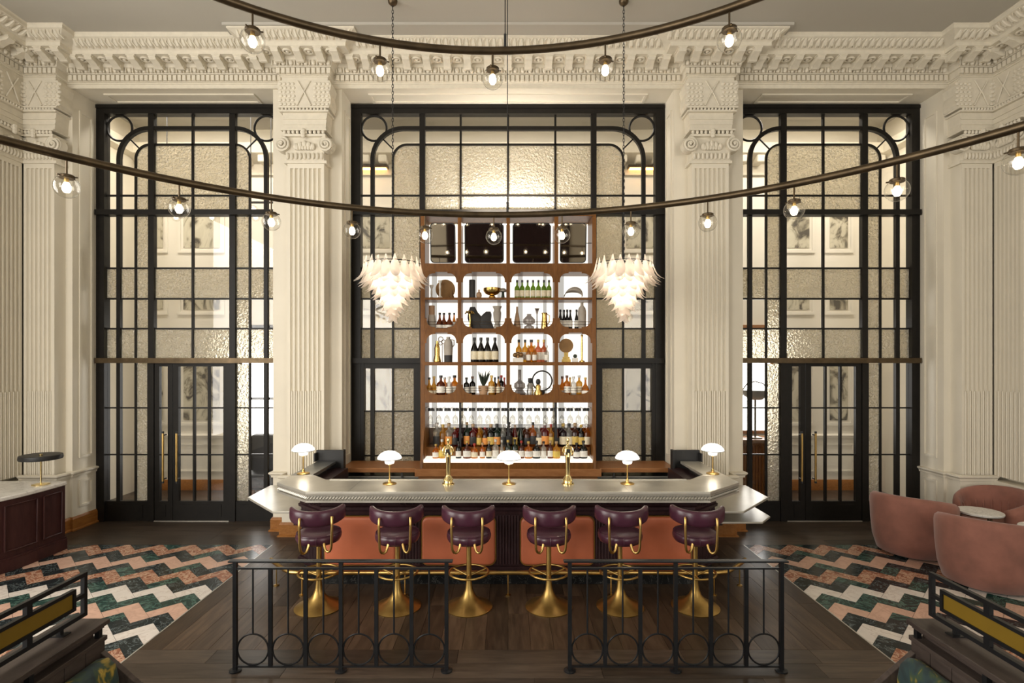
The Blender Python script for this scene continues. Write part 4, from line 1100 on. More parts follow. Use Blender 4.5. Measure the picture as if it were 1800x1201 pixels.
# base: sloping cheeks, lit bottle ledge, fascia
for s in (-1, 1):
    x = s*1.255
    MB().prism([(7.70, .965), (7.82, .965), (YU+.25, uz(740)), (YU+.03, uz(740))], *sorted((x-s*.035, x)), 'x').build('side_cheek', M['walnut'], un, smooth=0)
M['ledge_lit'] = emit('ledge_light', (1.0, .93, .80), 1.5)
zl = 1.10
MB().box(-1.215, 1.215, 7.70, YB-.03, .965, zl-.05).build('ledge_fascia', M['walnut'], un, smooth=0)
MB().box(-1.205, 1.205, 7.705, YB-.03, zl-.048, zl-.008).build('ledge_light', M['ledge_lit'], un, smooth=0)
MB().box(-1.21, 1.21, 7.70, YB-.03, zl-.008, zl).build('glass_ledge', M['clear'], un, smooth=0)
zl2 = zl + .13
MB().box(-1.21, 1.21, 7.98, YB-.03, zl, zl2).build('upper_step', M['walnut'], un, smooth=0)
# glass shelf and glass rack
zg = uz(752)
MB().box(ux(747), ux(1041), YU+.05, YB-.04, zg-.008, zg).build('glass_shelf', M['clear'], un, smooth=0)
zr = uz(722)
for i in range(21):
    x = ux(748) + (ux(1040)-ux(748))*i/20
    MB().box(x-.004, x+.004, YU+.02, YB-.06, zr+.02, zr+.028).build('rack_rod', M['zinc'], un, smooth=0)
    if i < 20: MB().box(x+.012, x+.110, YU+.16, YU+.17, zr-.022, zr+.022).build('rack_plate', M['black'], un, smooth=0)
M['stem'] = clear_glass('stemware_glass', (.86, .86, .84), 4.0)
def num(n):
    o = ['first', 'second', 'third', 'fourth', 'fifth', 'sixth', 'seventh', 'eighth', 'ninth', 'tenth', 'eleventh', 'twelfth', 'thirteenth', 'fourteenth', 'fifteenth', 'sixteenth', 'seventeenth', 'eighteenth', 'nineteenth', 'twentieth', 'twenty-first', 'twenty-second', 'twenty-third', 'twenty-fourth', 'twenty-fifth', 'twenty-sixth']
    return o[n]
bowl = MB().lathe([(.034, -.235), (.040, -.20), (.041, -.17), (.034, -.135), (.012, -.112), (.005, -.105)], 16); bowl.f = [f for f in bowl.f if len(f) == 4]
foot = MB().lathe([(.005, -.105), (.004, -.04), (.005, -.01), (.034, -.002), (.034, 0), (.001, 0)], 16); foot.f = [f for f in foot.f if len(f) == 4]
bow_me, foot_me = bowl.mesh('bowl', M['stem'], 60), foot.mesh('stem', M['stem'], 60)
for i in range(20):
    x = ux(748) + (ux(1040)-ux(748))*(i+.5)/20
    if any(abs(x-(ux(a)+ux(b))/2) < .03 for a, b in posts): continue
    g_ = empty('wine_glass', (x, YU+.10, zr+.012+.02), label='clear wine glass hanging upside down, %s from the left on the rack' % num(i), cat='glass', group='wine glasses on the hanging rack')
    link('bowl', bow_me, g_); link('stem', foot_me, g_)

# ---------------------------------------------------------------- bottles
BP = {  # profiles: (radius, z) for a bottle one unit tall
 'wine':  [(.001, 0), (.135, 0), (.14, .02), (.14, .55), (.125, .62), (.06, .70), (.048, .74), (.048, .97), (.052, .975), (.052, 1), (.001, 1)],
 'champ': [(.001, 0), (.15, 0), (.155, .02), (.155, .45), (.14, .54), (.07, .72), (.05, .80), (.05, .95), (.058, .96), (.058, 1), (.001, 1)],
 'spirit': [(.001, 0), (.165, 0), (.17, .02), (.17, .58), (.15, .65), (.065, .72), (.055, .76), (.055, .93), (.07, .935), (.07, 1), (.001, 1)],
 'squat': [(.001, 0), (.22, 0), (.235, .03), (.235, .50), (.20, .60), (.08, .70), (.065, .74), (.065, .88), (.085, .885), (.085, 1), (.001, 1)],
 'cognac': [(.001, 0), (.20, 0), (.24, .06), (.24, .25), (.18, .42), (.08, .60), (.06, .72), (.055, .92), (.07, .93), (.07, 1), (.001, 1)],
 'slim':  [(.001, 0), (.11, 0), (.115, .02), (.115, .42), (.09, .55), (.05, .72), (.042, .80), (.042, .96), (.05, .965), (.05, 1), (.001, 1)],
}
BC = {'green': (.30, .46, .06), 'amber': (.78, .34, .04), 'gold': (.85, .52, .10), 'dark': (.02, .016, .012), 'brown': (.30, .09, .02), 'red': (.42, .03, .015), 'clear': (.80, .80, .76), 'teal': (.03, .12, .07), 'rose': (.75, .30, .16), 'purple': (.10, .03, .06)}
for k, c in BC.items(): M['b_'+k] = tinted('bottle_'+k, c, .6 if k != 'clear' else .35)
LB = {'white': (.80, .77, .70), 'cream': (.74, .66, .48), 'black': (.02, .02, .02), 'gold': (.60, .42, .10), 'orange': (.70, .28, .06), 'yellow': (.72, .52, .10)}
for k, c in LB.items(): M['l_'+k] = simple('label_'+k, c, .55, var=.12, scale=30)
CP = {'black': (.015, .015, .015), 'gold': (.55, .38, .10), 'red': (.40, .03, .02), 'cork': (.45, .30, .16), 'silver': (.6, .6, .58), 'brown': (.12, .05, .02)}
for k, c in CP.items(): M['c_'+k] = simple('cap_'+k, c, .35, .3 if k in ('gold', 'silver') else 0)
_bm = {}
def bottle(x, y, z, h, kind, col, lab, cap, label, group):
    key = (kind, round(h, 3))
    pr = [(r*h, zz_*h) for r, zz_ in BP[kind]]
    kb = key + (col,); 
    if kb not in _bm: _bm[kb] = MB().lathe(pr, 12).mesh('glass_body', M['b_'+col], 50)
    o = empty('bottle', (x, y, z), label=label, cat='bottle', group=group)
    link('glass_body', _bm[kb], o)
    rb = max(r for r, q in BP[kind])*h
    if lab:
        kl = key + ('l', lab)
        if kl not in _bm:
            z0, z1 = (.10, .44) if kind not in ('cognac',) else (.06, .24)
            _bm[kl] = MB().lathe([(rb+.0012, z0*h), (rb+.0016, z0*h+.001), (rb+.0016, z1*h-.001), (rb+.0012, z1*h)], 14, (0, 0, 0), PI+.35, 2*PI-.35).mesh('label', M['l_'+lab], 50)
        link('label', _bm[kl], o)
    kc = key + ('c', cap)
    if kc not in _bm:
        rn = BP[kind][-3][0]*h+.002; _bm[kc] = MB().lathe([(rn, .88*h), (rn, 1.0*h+.002), (.001, 1.0*h+.003)], 10).mesh('cap', M['c_'+cap], 40)
    link('cap', _bm[kc], o)
    return o
SH = {2: uz(523), 3: uz(577.5), 4: uz(636.5), 5: uz(694.5)}
YBt = YU + .14
def bx(px, y=None): return (px-CX)*((y or YBt))/F
# shelf 2, bay 3: seven green bottles
for i, px in enumerate((909, 918, 927.5, 937, 946.5, 956, 965)):
    bottle(bx(px), YBt, SH[2], .27, 'wine', 'green', 'cream', 'black', 'green wine bottle, %s of seven from the left on the upper shelf' % num(i), 'green wine bottles on the upper shelf')
for i, px in enumerate((773, 780, 790, 798)):
    bottle(bx(px), YBt+.02*(i % 2), SH[3], .24, 'cognac' if i < 3 else 'slim', 'brown' if i != 3 else 'amber', 'white', 'black', 'amber bottle, %s of four from the left beside the grey column vase' % num(i), 'amber bottles on the second shelf')
for i, px in enumerate((985, 991.5, 997, 1002.5, 1013.5)):
    bottle(bx(px), YBt, SH[3], .285-.004*(i % 2), 'slim', 'dark', 'white', 'black', 'slender dark bottle, %s of five from the left beside the grey stoneware jug' % num(i), 'dark bottles on the second shelf')
for i, px in enumerate((834, 845.5, 857, 870)):
    bottle(bx(px), YBt, SH[4], .36, 'champ', 'dark', 'cream', 'black', 'dark sparkling wine bottle with cream label, %s of four from the left' % num(i), 'dark sparkling wine bottles on the third shelf')
for i, (px, c, k) in enumerate(((912, 'gold', 'wine'), (923, 'gold', 'wine'), (934, 'amber', 'spirit'), (946, 'rose', 'wine'), (956, 'rose', 'wine'))):
    bottle(bx(px, YBt+.05), YBt+.05, SH[4], .33, k, c, 'white', 'black' if i < 3 else 'gold', 'tall %s bottle, %s of five from the left on the third shelf' % ({'gold': 'golden', 'amber': 'amber', 'rose': 'rose'}[c], num(i)), 'golden bottles on the third shelf')
for i, px in enumerate((929, 939.5, 961)):
    bottle(bx(px, YBt-.06), YBt-.06, SH[4], .24, 'wine', 'gold' if i < 2 else 'clear', 'white', 'gold' if i < 2 else 'silver', ['small golden bottle in front, left one of two', 'small golden bottle in front, right one of two', 'small clear bottle in front of the rose bottles'][i], 'golden bottles on the third shelf')
spec5 = [(754.5, 'gold', 'cognac', 'black'), (763, 'gold', 'cognac', 'gold'), (775, 'brown', 'squat', 'black'), (782, 'amber', 'spirit', 'silver'), (789.5, 'clear', 'spirit', 'silver'), (799, 'amber', 'squat', 'black'),
         (820, 'dark', 'spirit', 'black'), (830.5, 'dark', 'spirit', 'brown'), (864, 'gold', 'spirit', 'gold'), (870, 'dark', 'wine', 'black'), (876, 'gold', 'slim', 'black'), (881, 'dark', 'spirit', 'red'), (886.5, 'red', 'slim', 'red'),
         (988.5, 'amber', 'cognac', 'brown'), (996.5, 'amber', 'spirit', 'brown'), (1002, 'gold', 'slim', 'gold'), (1008, 'clear', 'spirit', 'silver'), (1018, 'gold', 'spirit', 'silver'), (1029, 'amber', 'cognac', 'gold')]
cn = {'gold': 'golden', 'amber': 'amber', 'brown': 'brown', 'clear': 'clear', 'dark': 'black', 'red': 'red'}
for i, (px, c, k, cp) in enumerate(spec5):
    bay = 'leftmost bay' if i < 6 else ('plant bay' if i < 13 else 'rightmost bay'); j = i if i < 6 else (i-6 if i < 13 else i-13)
    yy = YBt - .05 + .07*(i % 2)
    bottle(bx(px, yy), yy, SH[5], .25 + .015*((i*7) % 3), k, c, 'white' if c != 'gold' else 'cream', cp, '%s bottle, %s from the left in the %s of the lowest shelf' % (cn[c], num(j), bay), 'spirit bottles on the lowest shelf')
# ledge: front row and back row
front = [(766, 'amber', 'squat', 'white', 'gold', .20), (777, 'gold', 'spirit', 'yellow', 'silver', .27), (806, 'dark', 'spirit', 'white', 'black', .24), (821, 'brown', 'squat', 'white', 'gold', .25), (834, 'amber', 'squat', 'cream', 'red', .21), (848, 'amber', 'spirit', 'white', 'cork', .22), (859.5, 'dark', 'spirit', 'cream', 'cork', .24), (871, 'clear', 'spirit', 'white', 'silver', .27), (882, 'clear', 'slim', 'white', 'silver', .26),
         (893, 'teal', 'spirit', 'cream', 'gold', .26), (905, 'teal', 'spirit', 'white', 'black', .27), (916.5, 'brown', 'spirit', 'white', 'red', .25), (929, 'amber', 'squat', 'white', 'gold', .24), (943, 'dark', 'squat', 'white', 'black', .25), (955.5, 'clear', 'spirit', 'white', 'black', .24), (967.5, 'brown', 'spirit', 'white', 'cork', .25), (978, 'gold', 'squat', 'yellow', 'cork', .24), (1013.5, 'purple', 'squat', 'white', 'black', .22), (1025.5, 'dark', 'squat', 'white', 'black', .25)]
yf, yb2 = 7.80, 8.06
for i, (px, c, k, l_, cp, h_) in enumerate(front):
    bottle(bx(px, yf), yf, zl, h_, k, c, l_, cp, '%s spirit bottle, %s from the left in the front row of the lit ledge' % ({'gold': 'golden', 'teal': 'dark green', 'dark': 'black'}.get(c, c), num(i)), 'spirit bottles on the lit ledge')
R_ = random.Random(11)
back_cols = ['clear', 'gold', 'clear', 'red', 'purple', 'teal', 'red', 'gold', 'brown', 'dark', 'teal', 'clear', 'purple', 'red', 'teal', 'brown', 'amber', 'clear', 'red', 'gold', 'brown', 'purple', 'clear', 'brown', 'dark', 'amber', 'red', 'gold', 'brown', 'dark'][:26]
for i, c in enumerate(back_cols):
    px = 768 + (1032-768)*i/(len(back_cols)-1); k = R_.choice(['wine', 'spirit', 'slim', 'spirit', 'wine'])
    bottle(bx(px, yb2), yb2, zl2, R_.uniform(.29, .36), k, c, R_.choice(['cream', 'gold', 'black', 'orange', None, None, 'black']), R_.choice(['black', 'gold', 'red', 'silver', 'cork']), '%s bottle, %s from the left in the back row of the lit ledge' % ({'gold': 'golden', 'teal': 'dark green', 'dark': 'black'}.get(c, c), num(i)), 'spirit bottles on the lit ledge')

# ---------------------------------------------------------------- ornaments on the shelves
M['bronzeorn'] = simple('bronze_ornament', (.22, .12, .045), .4, .6, var=.2); M['blackclay'] = simple('black_clay', (.035, .033, .033), .7, var=.2)
M['greyclay'] = simple('grey_stoneware', (.42, .38, .33), .7, var=.12); M['whiteclay'] = simple('white_ceramic', (.75, .72, .67), .5, var=.06); M['pewter'] = simple('pewter', (.38, .37, .36), .3, .7)
M['goldorn'] = simple('gold_ornament', (.72, .50, .16), .25, 1, var=.15); M['tanclay'] = simple('tan_ceramic', (.42, .26, .15), .6, var=.15); M['leaf'] = simple('agave_leaf', (.03, .045, .03), .5, var=.3)
M['smokeglass'] = tinted('smoked_glass', (.42, .38, .36), .4)
def orn(name, label, cat, parts, px, shelf, y=None):
    y = y or YBt; o = empty(name, (bx(px, y), y, SH[shelf]), label=label, cat=cat)
    for nm, mb, mt in parts: link(nm, mb.mesh(nm, M[mt], 40), o)
    return o
L_ = lambda *p: MB().lathe(list(p), 20)
def disc(r, zc, t=.03): 
    m = MB(); P = [(r*math.cos(2*PI*i/28), zc + r*math.sin(2*PI*i/28)) for i in range(28)]; return m.prism(P, -t/2, t/2, 'y')
orn('disc_sculpture', 'bronze half-round disc sculpture on the top left shelf', 'sculpture', [('disc', disc(.145, .145), 'bronzeorn'), ('foot', MB().box(-.07, .07, -.03, .03, 0, .02), 'black')], 783, 2, YBt+.08)
orn('candlestick', 'short white candlestick left of the bronze disc', 'candlestick', [('base', L_((.001, 0), (.028, 0), (.03, .01), (.012, .03)), 'whiteclay'), ('stem', L_((.012, .03), (.016, .08), (.012, .14), (.028, .18), (.03, .20), (.001, .20)), 'whiteclay')], 758.5, 2)
orn('candlestick', 'tall white candlestick in front of the bronze disc', 'candlestick', [('base', L_((.001, 0), (.035, 0), (.036, .012), (.014, .04)), 'whiteclay'), ('stem', L_((.014, .04), (.012, .12), (.018, .17), (.013, .21), (.03, .245), (.03, .26), (.001, .26)), 'whiteclay')], 773.5, 2, YBt-.05)
orn('bell_ornament', 'small bronze bell in front of the disc', 'ornament', [('bell', L_((.001, 0), (.04, 0), (.032, .03), (.014, .08), (.01, .12), (.001, .125)), 'bronzeorn')], 794, 2, YBt-.05)
orn('cylinder_vase', 'tall black cylinder vase on the top shelf', 'vase', [('vase', L_((.001, 0), (.05, 0), (.046, .03), (.046, .27), (.04, .275), (.001, .27)), 'blackclay')], 830, 2)
orn('bud_vase', 'small smoky pink bud vase beside the gold bowl', 'vase', [('vase', L_((.001, 0), (.03, 0), (.042, .04), (.036, .08), (.012, .10), (.014, .13), (.001, .13)), 'tanclay')], 842, 2)
orn('gold_bowl', 'shiny gold footed bowl on the top shelf', 'bowl', [('bowl', L_((.05, .045), (.10, .07), (.13, .11), (.128, .15), (.118, .152), (.105, .11), (.06, .08), (.001, .07)), 'goldorn'), ('foot', L_((.001, 0), (.055, 0), (.05, .02), (.03, .05), (.001, .05)), 'goldorn')], 865, 2, YBt-.02)
orn('mushroom_ornament', 'grey mushroom-shaped ornament right of the gold bowl', 'ornament', [('cap', L_((.001, .10), (.06, .10), (.062, .12), (.03, .15), (.001, .155)), 'greyclay'), ('stalk', L_((.001, 0), (.03, 0), (.022, .05), (.02, .10), (.001, .10)), 'leaf')], 884, 2)
def shell():
    m = MB(); rings = []
    for i in range(14):
        t = i/13; a = PI*1.0*(1-t); cx, cz = -.11*math.cos(PI*t)*1.2, .03 + .10*math.sin(PI*t)**.8; r = .018 + .035*math.sin(PI*min(t*1.1, 1))
        rings.append([(cx + r*math.cos(q)*.5, r*math.sin(q)*1.2, cz + r*math.cos(q)*.8) for q in [2*PI*k/10 for k in range(10)]])
    return m.loft(rings)
orn('shell_sculpture', 'beige curled shell sculpture on the top right shelf', 'sculpture', [('shell', shell(), 'greyclay')], 1008, 2)
orn('column_vase', 'two-tone grey column vase on the second shelf', 'vase', [('vase', L_((.001, 0), (.058, 0), (.062, .12), (.052, .2), (.045, .21)), 'greyclay'), ('collar', L_((.045, .205), (.045, .34), (.04, .345), (.001, .34)), 'tanclay')], 759, 3)
def rock(w_, h_, sx):
    m = MB(); rings = []
    for i in range(9):
        t = i/8; zc = t*h_; ww = w_*(1 - .75*max(0, t-.55)**1.2/.45**1.2*.9) * (1-.1*math.sin(t*9+sx)); off = .03*math.sin(t*4+sx)
        rings.append([(off + ww*math.cos(q)*(1+.06*math.sin(3*q+sx)), ww*.45*math.sin(q), zc) for q in [2*PI*k/14 for k in range(14)]])
    return m.loft(rings)
orn('rock_sculpture', 'tall black rough rock sculpture, left of the pair', 'sculpture', [('rock', rock(.105, .33, 1), 'blackclay')], 834, 3, YBt+.03)
orn('rock_sculpture', 'lower black rough rock sculpture, right of the pair', 'sculpture', [('rock', rock(.10, .26, 3), 'blackclay')], 856, 3, YBt+.03)
orn('palm_ornament', 'small gold palm tree figure before the black rock', 'ornament', [('trunk', MB().tube([(0, 0, 0), (.008, 0, .12), (0, 0, .22)], .012, 8), 'goldorn'), ('fronds', (lambda m: [m.tube([(0, 0, .22), (.045*math.cos(a), .045*math.sin(a), .25), (.075*math.cos(a), .075*math.sin(a), .215)], [.01, .014, .004], 6) for a in [k*PI/3.5 for k in range(7)]] and m)(MB()), 'goldorn')], 825.5, 3, YBt-.08)
orn('urn_vase', 'grey ruffled urn vase on the second shelf', 'vase', [('vase', L_((.001, 0), (.05, 0), (.055, .01), (.035, .08), (.055, .16), (.06, .24), (.045, .28), (.07, .335), (.06, .335), (.001, .29)), 'greyclay')], 874, 3)
orn('tall_bottle_vase', 'slender brown ceramic bottle vase', 'vase', [('vase', L_((.001, 0), (.055, 0), (.056, .02), (.035, .16), (.016, .26), (.014, .33), (.001, .33)), 'tanclay')], 909, 3)
m = MB(); m.lathe([(.001, .0), (.075, 0), (.075, .035), (.03, .06), (.09, .085), (.09, .14), (.06, .17), (.03, .20), (.034, .22), (.001, .22)], 20)
orn('smoked_decanter', 'pale smoked glass stacked decanter on the second shelf', 'decanter', [('body', m, 'smokeglass')], 930, 3)
orn('trumpet_vase', 'thin pale glass trumpet vase behind the decanter', 'vase', [('vase', L_((.001, 0), (.03, 0), (.01, .04), (.009, .22), (.03, .30), (.04, .31), (.001, .27)), 'smokeglass')], 944, 3, YBt+.08)
orn('gold_pitcher', 'small gold pitcher on the second shelf', 'pitcher', [('body', L_((.001, 0), (.05, 0), (.052, .02), (.038, .15), (.036, .21), (.044, .24), (.001, .23)), 'goldorn'), ('handle', MB().tube([(.036, 0, .22), (.075, 0, .20), (.07, 0, .10), (.045, 0, .07)], .007, 8), 'goldorn')], 957, 3)
orn('stoneware_jug', 'tall grey stoneware jug on the right of the second shelf', 'jug', [('body', L_((.001, 0), (.055, 0), (.06, .02), (.062, .26), (.05, .31), (.022, .345), (.022, .39), (.028, .395), (.001, .40)), 'greyclay')], 1023, 3)
m = L_((.001, 0), (.055, 0), (.058, .02), (.04, .10), (.042, .20), (.03, .25), (.02, .28), (.022, .31), (.001, .315))
orn('cocktail_shaker', 'gold cocktail shaker flask on the third shelf', 'shaker', [('body', m, 'goldorn')], 768.5, 4)
orn('bubble_ornament', 'twisted pale glass loop ornament behind the dipped jug', 'ornament', [('loops', MB().torus((-.07, 0, .34), .035, .007, 18, 6, 'y').torus((-.03, .01, .30), .03, .006, 18, 6, 'y').torus((-.075, .02, .28), .025, .006, 18, 6, 'y').tube([(-.05, .01, 0), (-.05, .01, .27)], .006, 6), 'smokeglass')], 783, 4, YBt+.09)
orn('stone_jug', 'white and charcoal dipped jug with a handle on the third shelf', 'jug', [('body', L_((.062, .10), (.068, .24), (.06, .30), (.028, .345), (.03, .37), (.001, .37)), 'greyclay'), ('dipped_base', L_((.001, 0), (.06, 0), (.062, .10), (.001, .10)), 'blackclay'), ('handle', MB().tube([(.03, 0, .33), (.085, 0, .32), (.085, 0, .25), (.062, 0, .22)], .008, 8), 'greyclay')], 788, 4)
orn('disc_sculpture', 'dark round disc sculpture on a stepped stand', 'sculpture', [('disc', disc(.105, .24), 'bronzeorn'), ('stand', MB().box(-.065, .065, -.04, .04, 0, .04).box(-.05, .05, -.035, .035, .04, .075).box(-.03, .03, -.03, .03, .075, .14), 'goldorn')], 995, 4)
orn('candlestick', 'tall thin gold candlestick on the third shelf', 'candlestick', [('base', L_((.001, 0), (.04, 0), (.04, .015), (.012, .03)), 'goldorn'), ('stem', L_((.012, .03), (.016, .2), (.01, .36), (.02, .40), (.001, .41)), 'goldorn')], 1023, 4)
orn('small_box', 'small white box with a dark flower beside the gold candlestick', 'box', [('box', MB().box(-.04, .04, -.03, .03, 0, .06), 'whiteclay'), ('flower', MB().ball((0, 0, .085), .03), 'leaf')], 1011, 4, YBt-.05)
orn('flower_box', 'white box with dark dried flowers left of the golden bottles', 'box', [('box', MB().box(-.075, .075, -.035, .035, 0, .06), 'whiteclay'), ('flowers', MB().ball((-.04, 0, .10), .035).ball((.0, 0, .12), .03).ball((.045, 0, .105), .035).tube([(0, 0, .05), (0, 0, .1)], .02, 6), 'bronzeorn')], 910.5, 4, YBt-.10)
# agave in a pot
lm = MB(); RR = random.Random(3)
agave = empty('potted_agave', (bx(850), YBt-.03, SH[5]), label='dark agave plant in a small beige pot', cat='plant')
link('pot', L_((.001, 0), (.055, 0), (.072, .06), (.078, .13), (.07, .13), (.001, .12)).mesh('pot', M['tanclay'], 40), agave)
for i in range(13):
    a = i*2.4; tl = RR.uniform(.5, 1.1); Lf = RR.uniform(.17, .24)
    P = [(0, 0, .12), (.05*tl*math.cos(a), .05*tl*math.sin(a), .12+Lf*.45), (.11*tl*math.cos(a), .11*tl*math.sin(a), .12+Lf)]
    link('leaf', MB().tube(P, [.012, .017, .002], 6).mesh('leaf', M['leaf'], 50), agave)
orn('decanter', 'round-bellied clear glass decanter with long neck on the lowest shelf', 'decanter', [('body', L_((.001, 0), (.085, 0), (.09, .02), (.05, .07), (.085, .11), (.08, .16), (.03, .20), (.024, .22), (.024, .36), (.028, .365), (.001, .36)), 'smokeglass')], 913.5, 5)
orn('perfume_bottle', 'black and white round bottle, left of the ring sculpture', 'bottle', [('body', L_((.001, 0), (.045, 0), (.052, .05), (.04, .10), (.05, .13), (.03, .17), (.001, .17)), 'pewter'), ('stopper', L_((.024, .17), (.032, .19), (.032, .24), (.001, .245)), 'black')], 932, 5, YBt-.05)
orn('perfume_bottle', 'small black and gold bottle in front of the ring sculpture', 'bottle', [('body', L_((.001, 0), (.06, 0), (.062, .03), (.035, .08), (.04, .12), (.024, .15), (.001, .15)), 'goldorn'), ('stopper', L_((.02, .15), (.034, .17), (.034, .20), (.02, .23), (.001, .23)), 'black')], 946, 5, YBt-.07)
orn('ring_sculpture', 'large black ring sculpture on the lowest shelf', 'sculpture', [('ring', MB().torus((0, 0, .20), .145, .011, 40, 8, 'y'), 'black'), ('foot', MB().box(-.04, .04, -.03, .03, 0, .055), 'black')], 953, 5, YBt+.05)
# ================================================================= furniture and lobby things
# ---- host desk on the left
def smooth_path(pts, n=8):
    out = []
    for i in range(len(pts)-1):
        p0 = pts[max(i-1, 0)]; p1 = pts[i]; p2 = pts[i+1]; p3 = pts[min(i+2, len(pts)-1)]
        for k in range(n):
            t = k/n; out.append(tuple(.5*((2*p1[j]) + (-p0[j]+p2[j])*t + (2*p0[j]-5*p1[j]+4*p2[j]-p3[j])*t*t + (-p0[j]+3*p1[j]-3*p2[j]+p3[j])*t**3) for j in range(2)))
    return out + [pts[-1]]
desk = empty('host_desk', (-6.3, 6.5, 0), label='curved burgundy panelled host desk with a white marble top', cat='desk')
dp = smooth_path([(-5.90, 7.20), (-5.905, 6.80), (-5.94, 6.45), (-6.06, 6.12), (-6.28, 5.80), (-6.6, 5.60), (-6.94, 5.52)])
def dpoly(off): 
    o = offset_in([(p[0], p[1]) for p in dp], off); return o
def desk_shape(off, z0, z1, nm, mt, bev=0):
    o = dpoly(-off); poly = o + [(-6.94, 7.20+off*.6)] if True else o
    return MB().prism(poly, z0, z1).build(nm, M[mt], desk, smooth=30, bevel=bev)
desk_shape(0, .14, .85, 'body', 'burg'); desk_shape(.03, 0, .14, 'plinth', 'burg'); desk_shape(.018, .14, .165, 'base_moulding', 'burg')
desk_shape(.03, .85, .90, 'marble_top', 'white_marble', .012)
def along_path(s0, s1, n=6):
    L = [0]
    for i in range(1, len(dp)): L.append(L[-1] + math.hypot(dp[i][0]-dp[i-1][0], dp[i][1]-dp[i-1][1]))
    out = []
    for k in range(n+1):
        s = s0+(s1-s0)*k/n
        for i in range(1, len(dp)):
            if L[i] >= s: t = (s-L[i-1])/(L[i]-L[i-1]); out.append((dp[i-1][0]+(dp[i][0]-dp[i-1][0])*t, dp[i-1][1]+(dp[i][1]-dp[i-1][1])*t)); break
    return out
for s0, s1 in ((.06, .34), (.43, .82), (.92, 1.32)):
    P = offset_in(along_path(s0, s1), .0); P = offset_in(along_path(s0, s1), -.008) if False else P
    m = MB(); up = [(x+.012, y-.002, .78) for x, y in P]; dn = [(x+.012, y-.002, .24) for x, y in P]
    m.tube(up + dn[::-1], .011, 6, closed=True); m.build('panel_moulding', M['burg'], desk)
dl = empty('desk_lamp', (-6.05, 7.0, .90), label='brass table lamp with a flat black disc shade on the host desk', cat='lamp')
B = lambda mb, nm, mt: link(nm, mb.mesh(nm, M[mt], 45), dl)
B(MB().lathe([(.001, 0), (.095, 0), (.097, .01), (.06, .018), (.012, .022), (.001, .022)], 28), 'base', 'polbrass')
B(MB().tube([(0, 0, .02), (0, 0, .40)], .009, 10), 'stem', 'polbrass')
sh = B(MB().lathe([(.001, .335), (.20, .325), (.225, .33), (.23, .35), (.225, .385), (.21, .39), (.06, .375), (.001, .372)], 40), 'shade', 'black')
B(MB().lathe([(.02, .37), (.02, .395), (.001, .40)], 14), 'finial', 'polbrass')

# ---- tub chairs
def make_tub(label, pleats=False):
    r = empty('tub_chair', (0, 0, 0), cat='armchair', group='rose velvet tub chairs', label=label)
    # local: seat faces +x; shell wraps round the back (-x)
    n = 40; A = math.radians(138); rings = []
    for i in range(n+1):
        t = -1+2*i/n; a = PI + t*A
        e = abs(t); ht = .80 - .20*e**2.2; Ro_b, Ro_t = .40, .475
        cap = 1 if e < .96 else math.sqrt(max(.05, 1-((e-.96)/.04)**2))
        prof = [(Ro_b-.04, .022), (Ro_b, .04), (Ro_b+.045, .20), (Ro_t-.008, .42), (Ro_t, ht-.09), (Ro_t-.008, ht-.035), (Ro_t-.04, ht-.003), (Ro_t-.07, ht-.003), (Ro_t-.095, ht-.035), (Ro_t-.11, ht-.10), (Ro_t-.14, .40), (Ro_t-.16, .12)]
        mid = Ro_t-.07
        pr = [(mid + (q-mid)*cap, z) for q, z in prof]
        if pleats:
            w_ = .009*math.sin(i*3.3)
            pr = [(q + (w_ if k >= 8 else 0), z) for k, (q, z) in enumerate(pr)]
        rings.append([(q*math.cos(a), q*math.sin(a), z) for q, z in pr])
    link('shell', MB().loft(rings).mesh('shell', M['velvet'], 60), r)
    link('seat_cushion', MB().lathe([(.001, .16), (.33, .16), (.355, .20), (.36, .34), (.345, .40), (.30, .425), (.001, .435)], 36, (.02, 0, 0)).mesh('seat_cushion', M['velvet'], 50), r)
    link('base', MB().lathe([(.001, 0), (.30, 0), (.31, .008), (.31, .045), (.001, .05)], 36).mesh('base', M['black'], 40), r)
    if pleats:
        for k in range(15):
            a = PI + (-1+2*(k+.5)/15)*math.radians(120)
            P = [(.375*math.cos(a), .375*math.sin(a), .66-.10*abs(k-7)/7), (.355*math.cos(a+.02), .355*math.sin(a+.02), .56), (.338*math.cos(a), .338*math.sin(a), .44)]
            link('pleat', MB().tube(P, [.008, .016, .01], 6).mesh('pleat', M['velvet'], 50), r)
    return r
t1 = make_tub('rose velvet tub chair nearest the glazed doors, back turned to the bar'); t1.location = (5.29, 7.06, 0); t1.rotation_euler = (0, 0, math.radians(38))
t2 = copy_tree(t1); t2.location = (5.38, 6.07, 0); t2.rotation_euler = (0, 0, math.radians(42)); t2['label'] = 'rose velvet tub chair closest to the camera, back turned to the bar'
t3 = make_tub('rose velvet tub chair with pleated inner back facing the bar', True); t3.location = (6.50, 7.22, 0); t3.scale = (.92, .92, .98); t3.rotation_euler = (0, 0, math.radians(200))
def make_table(label):
    r = empty('side_table', (0, 0, 0), cat='table', group='marble side tables', label=label)
    link('marble_top', MB().lathe([(.001, .575), (.235, .575), (.24, .582), (.24, .598), (.235, .603), (.001, .604)], 40).mesh('marble_top', M['white_marble'], 40), r)
    link('rim', MB().lathe([(.001, .562), (.222, .562), (.222, .575), (.001, .575)], 36).mesh('rim', M['bronze'], 40), r)
    for k in range(3):
        a = k*2*PI/3+.4; link('leg', MB().tube([(.19*math.cos(a), .19*math.sin(a), .565), (.19*math.cos(a), .19*math.sin(a), .01)], .012, 8).mesh('leg', M['bronze'], 40), r)
    link('foot_ring', MB().torus((0, 0, .012), .19, .012, 32, 6).mesh('foot_ring', M['bronze'], 40), r)
    return r
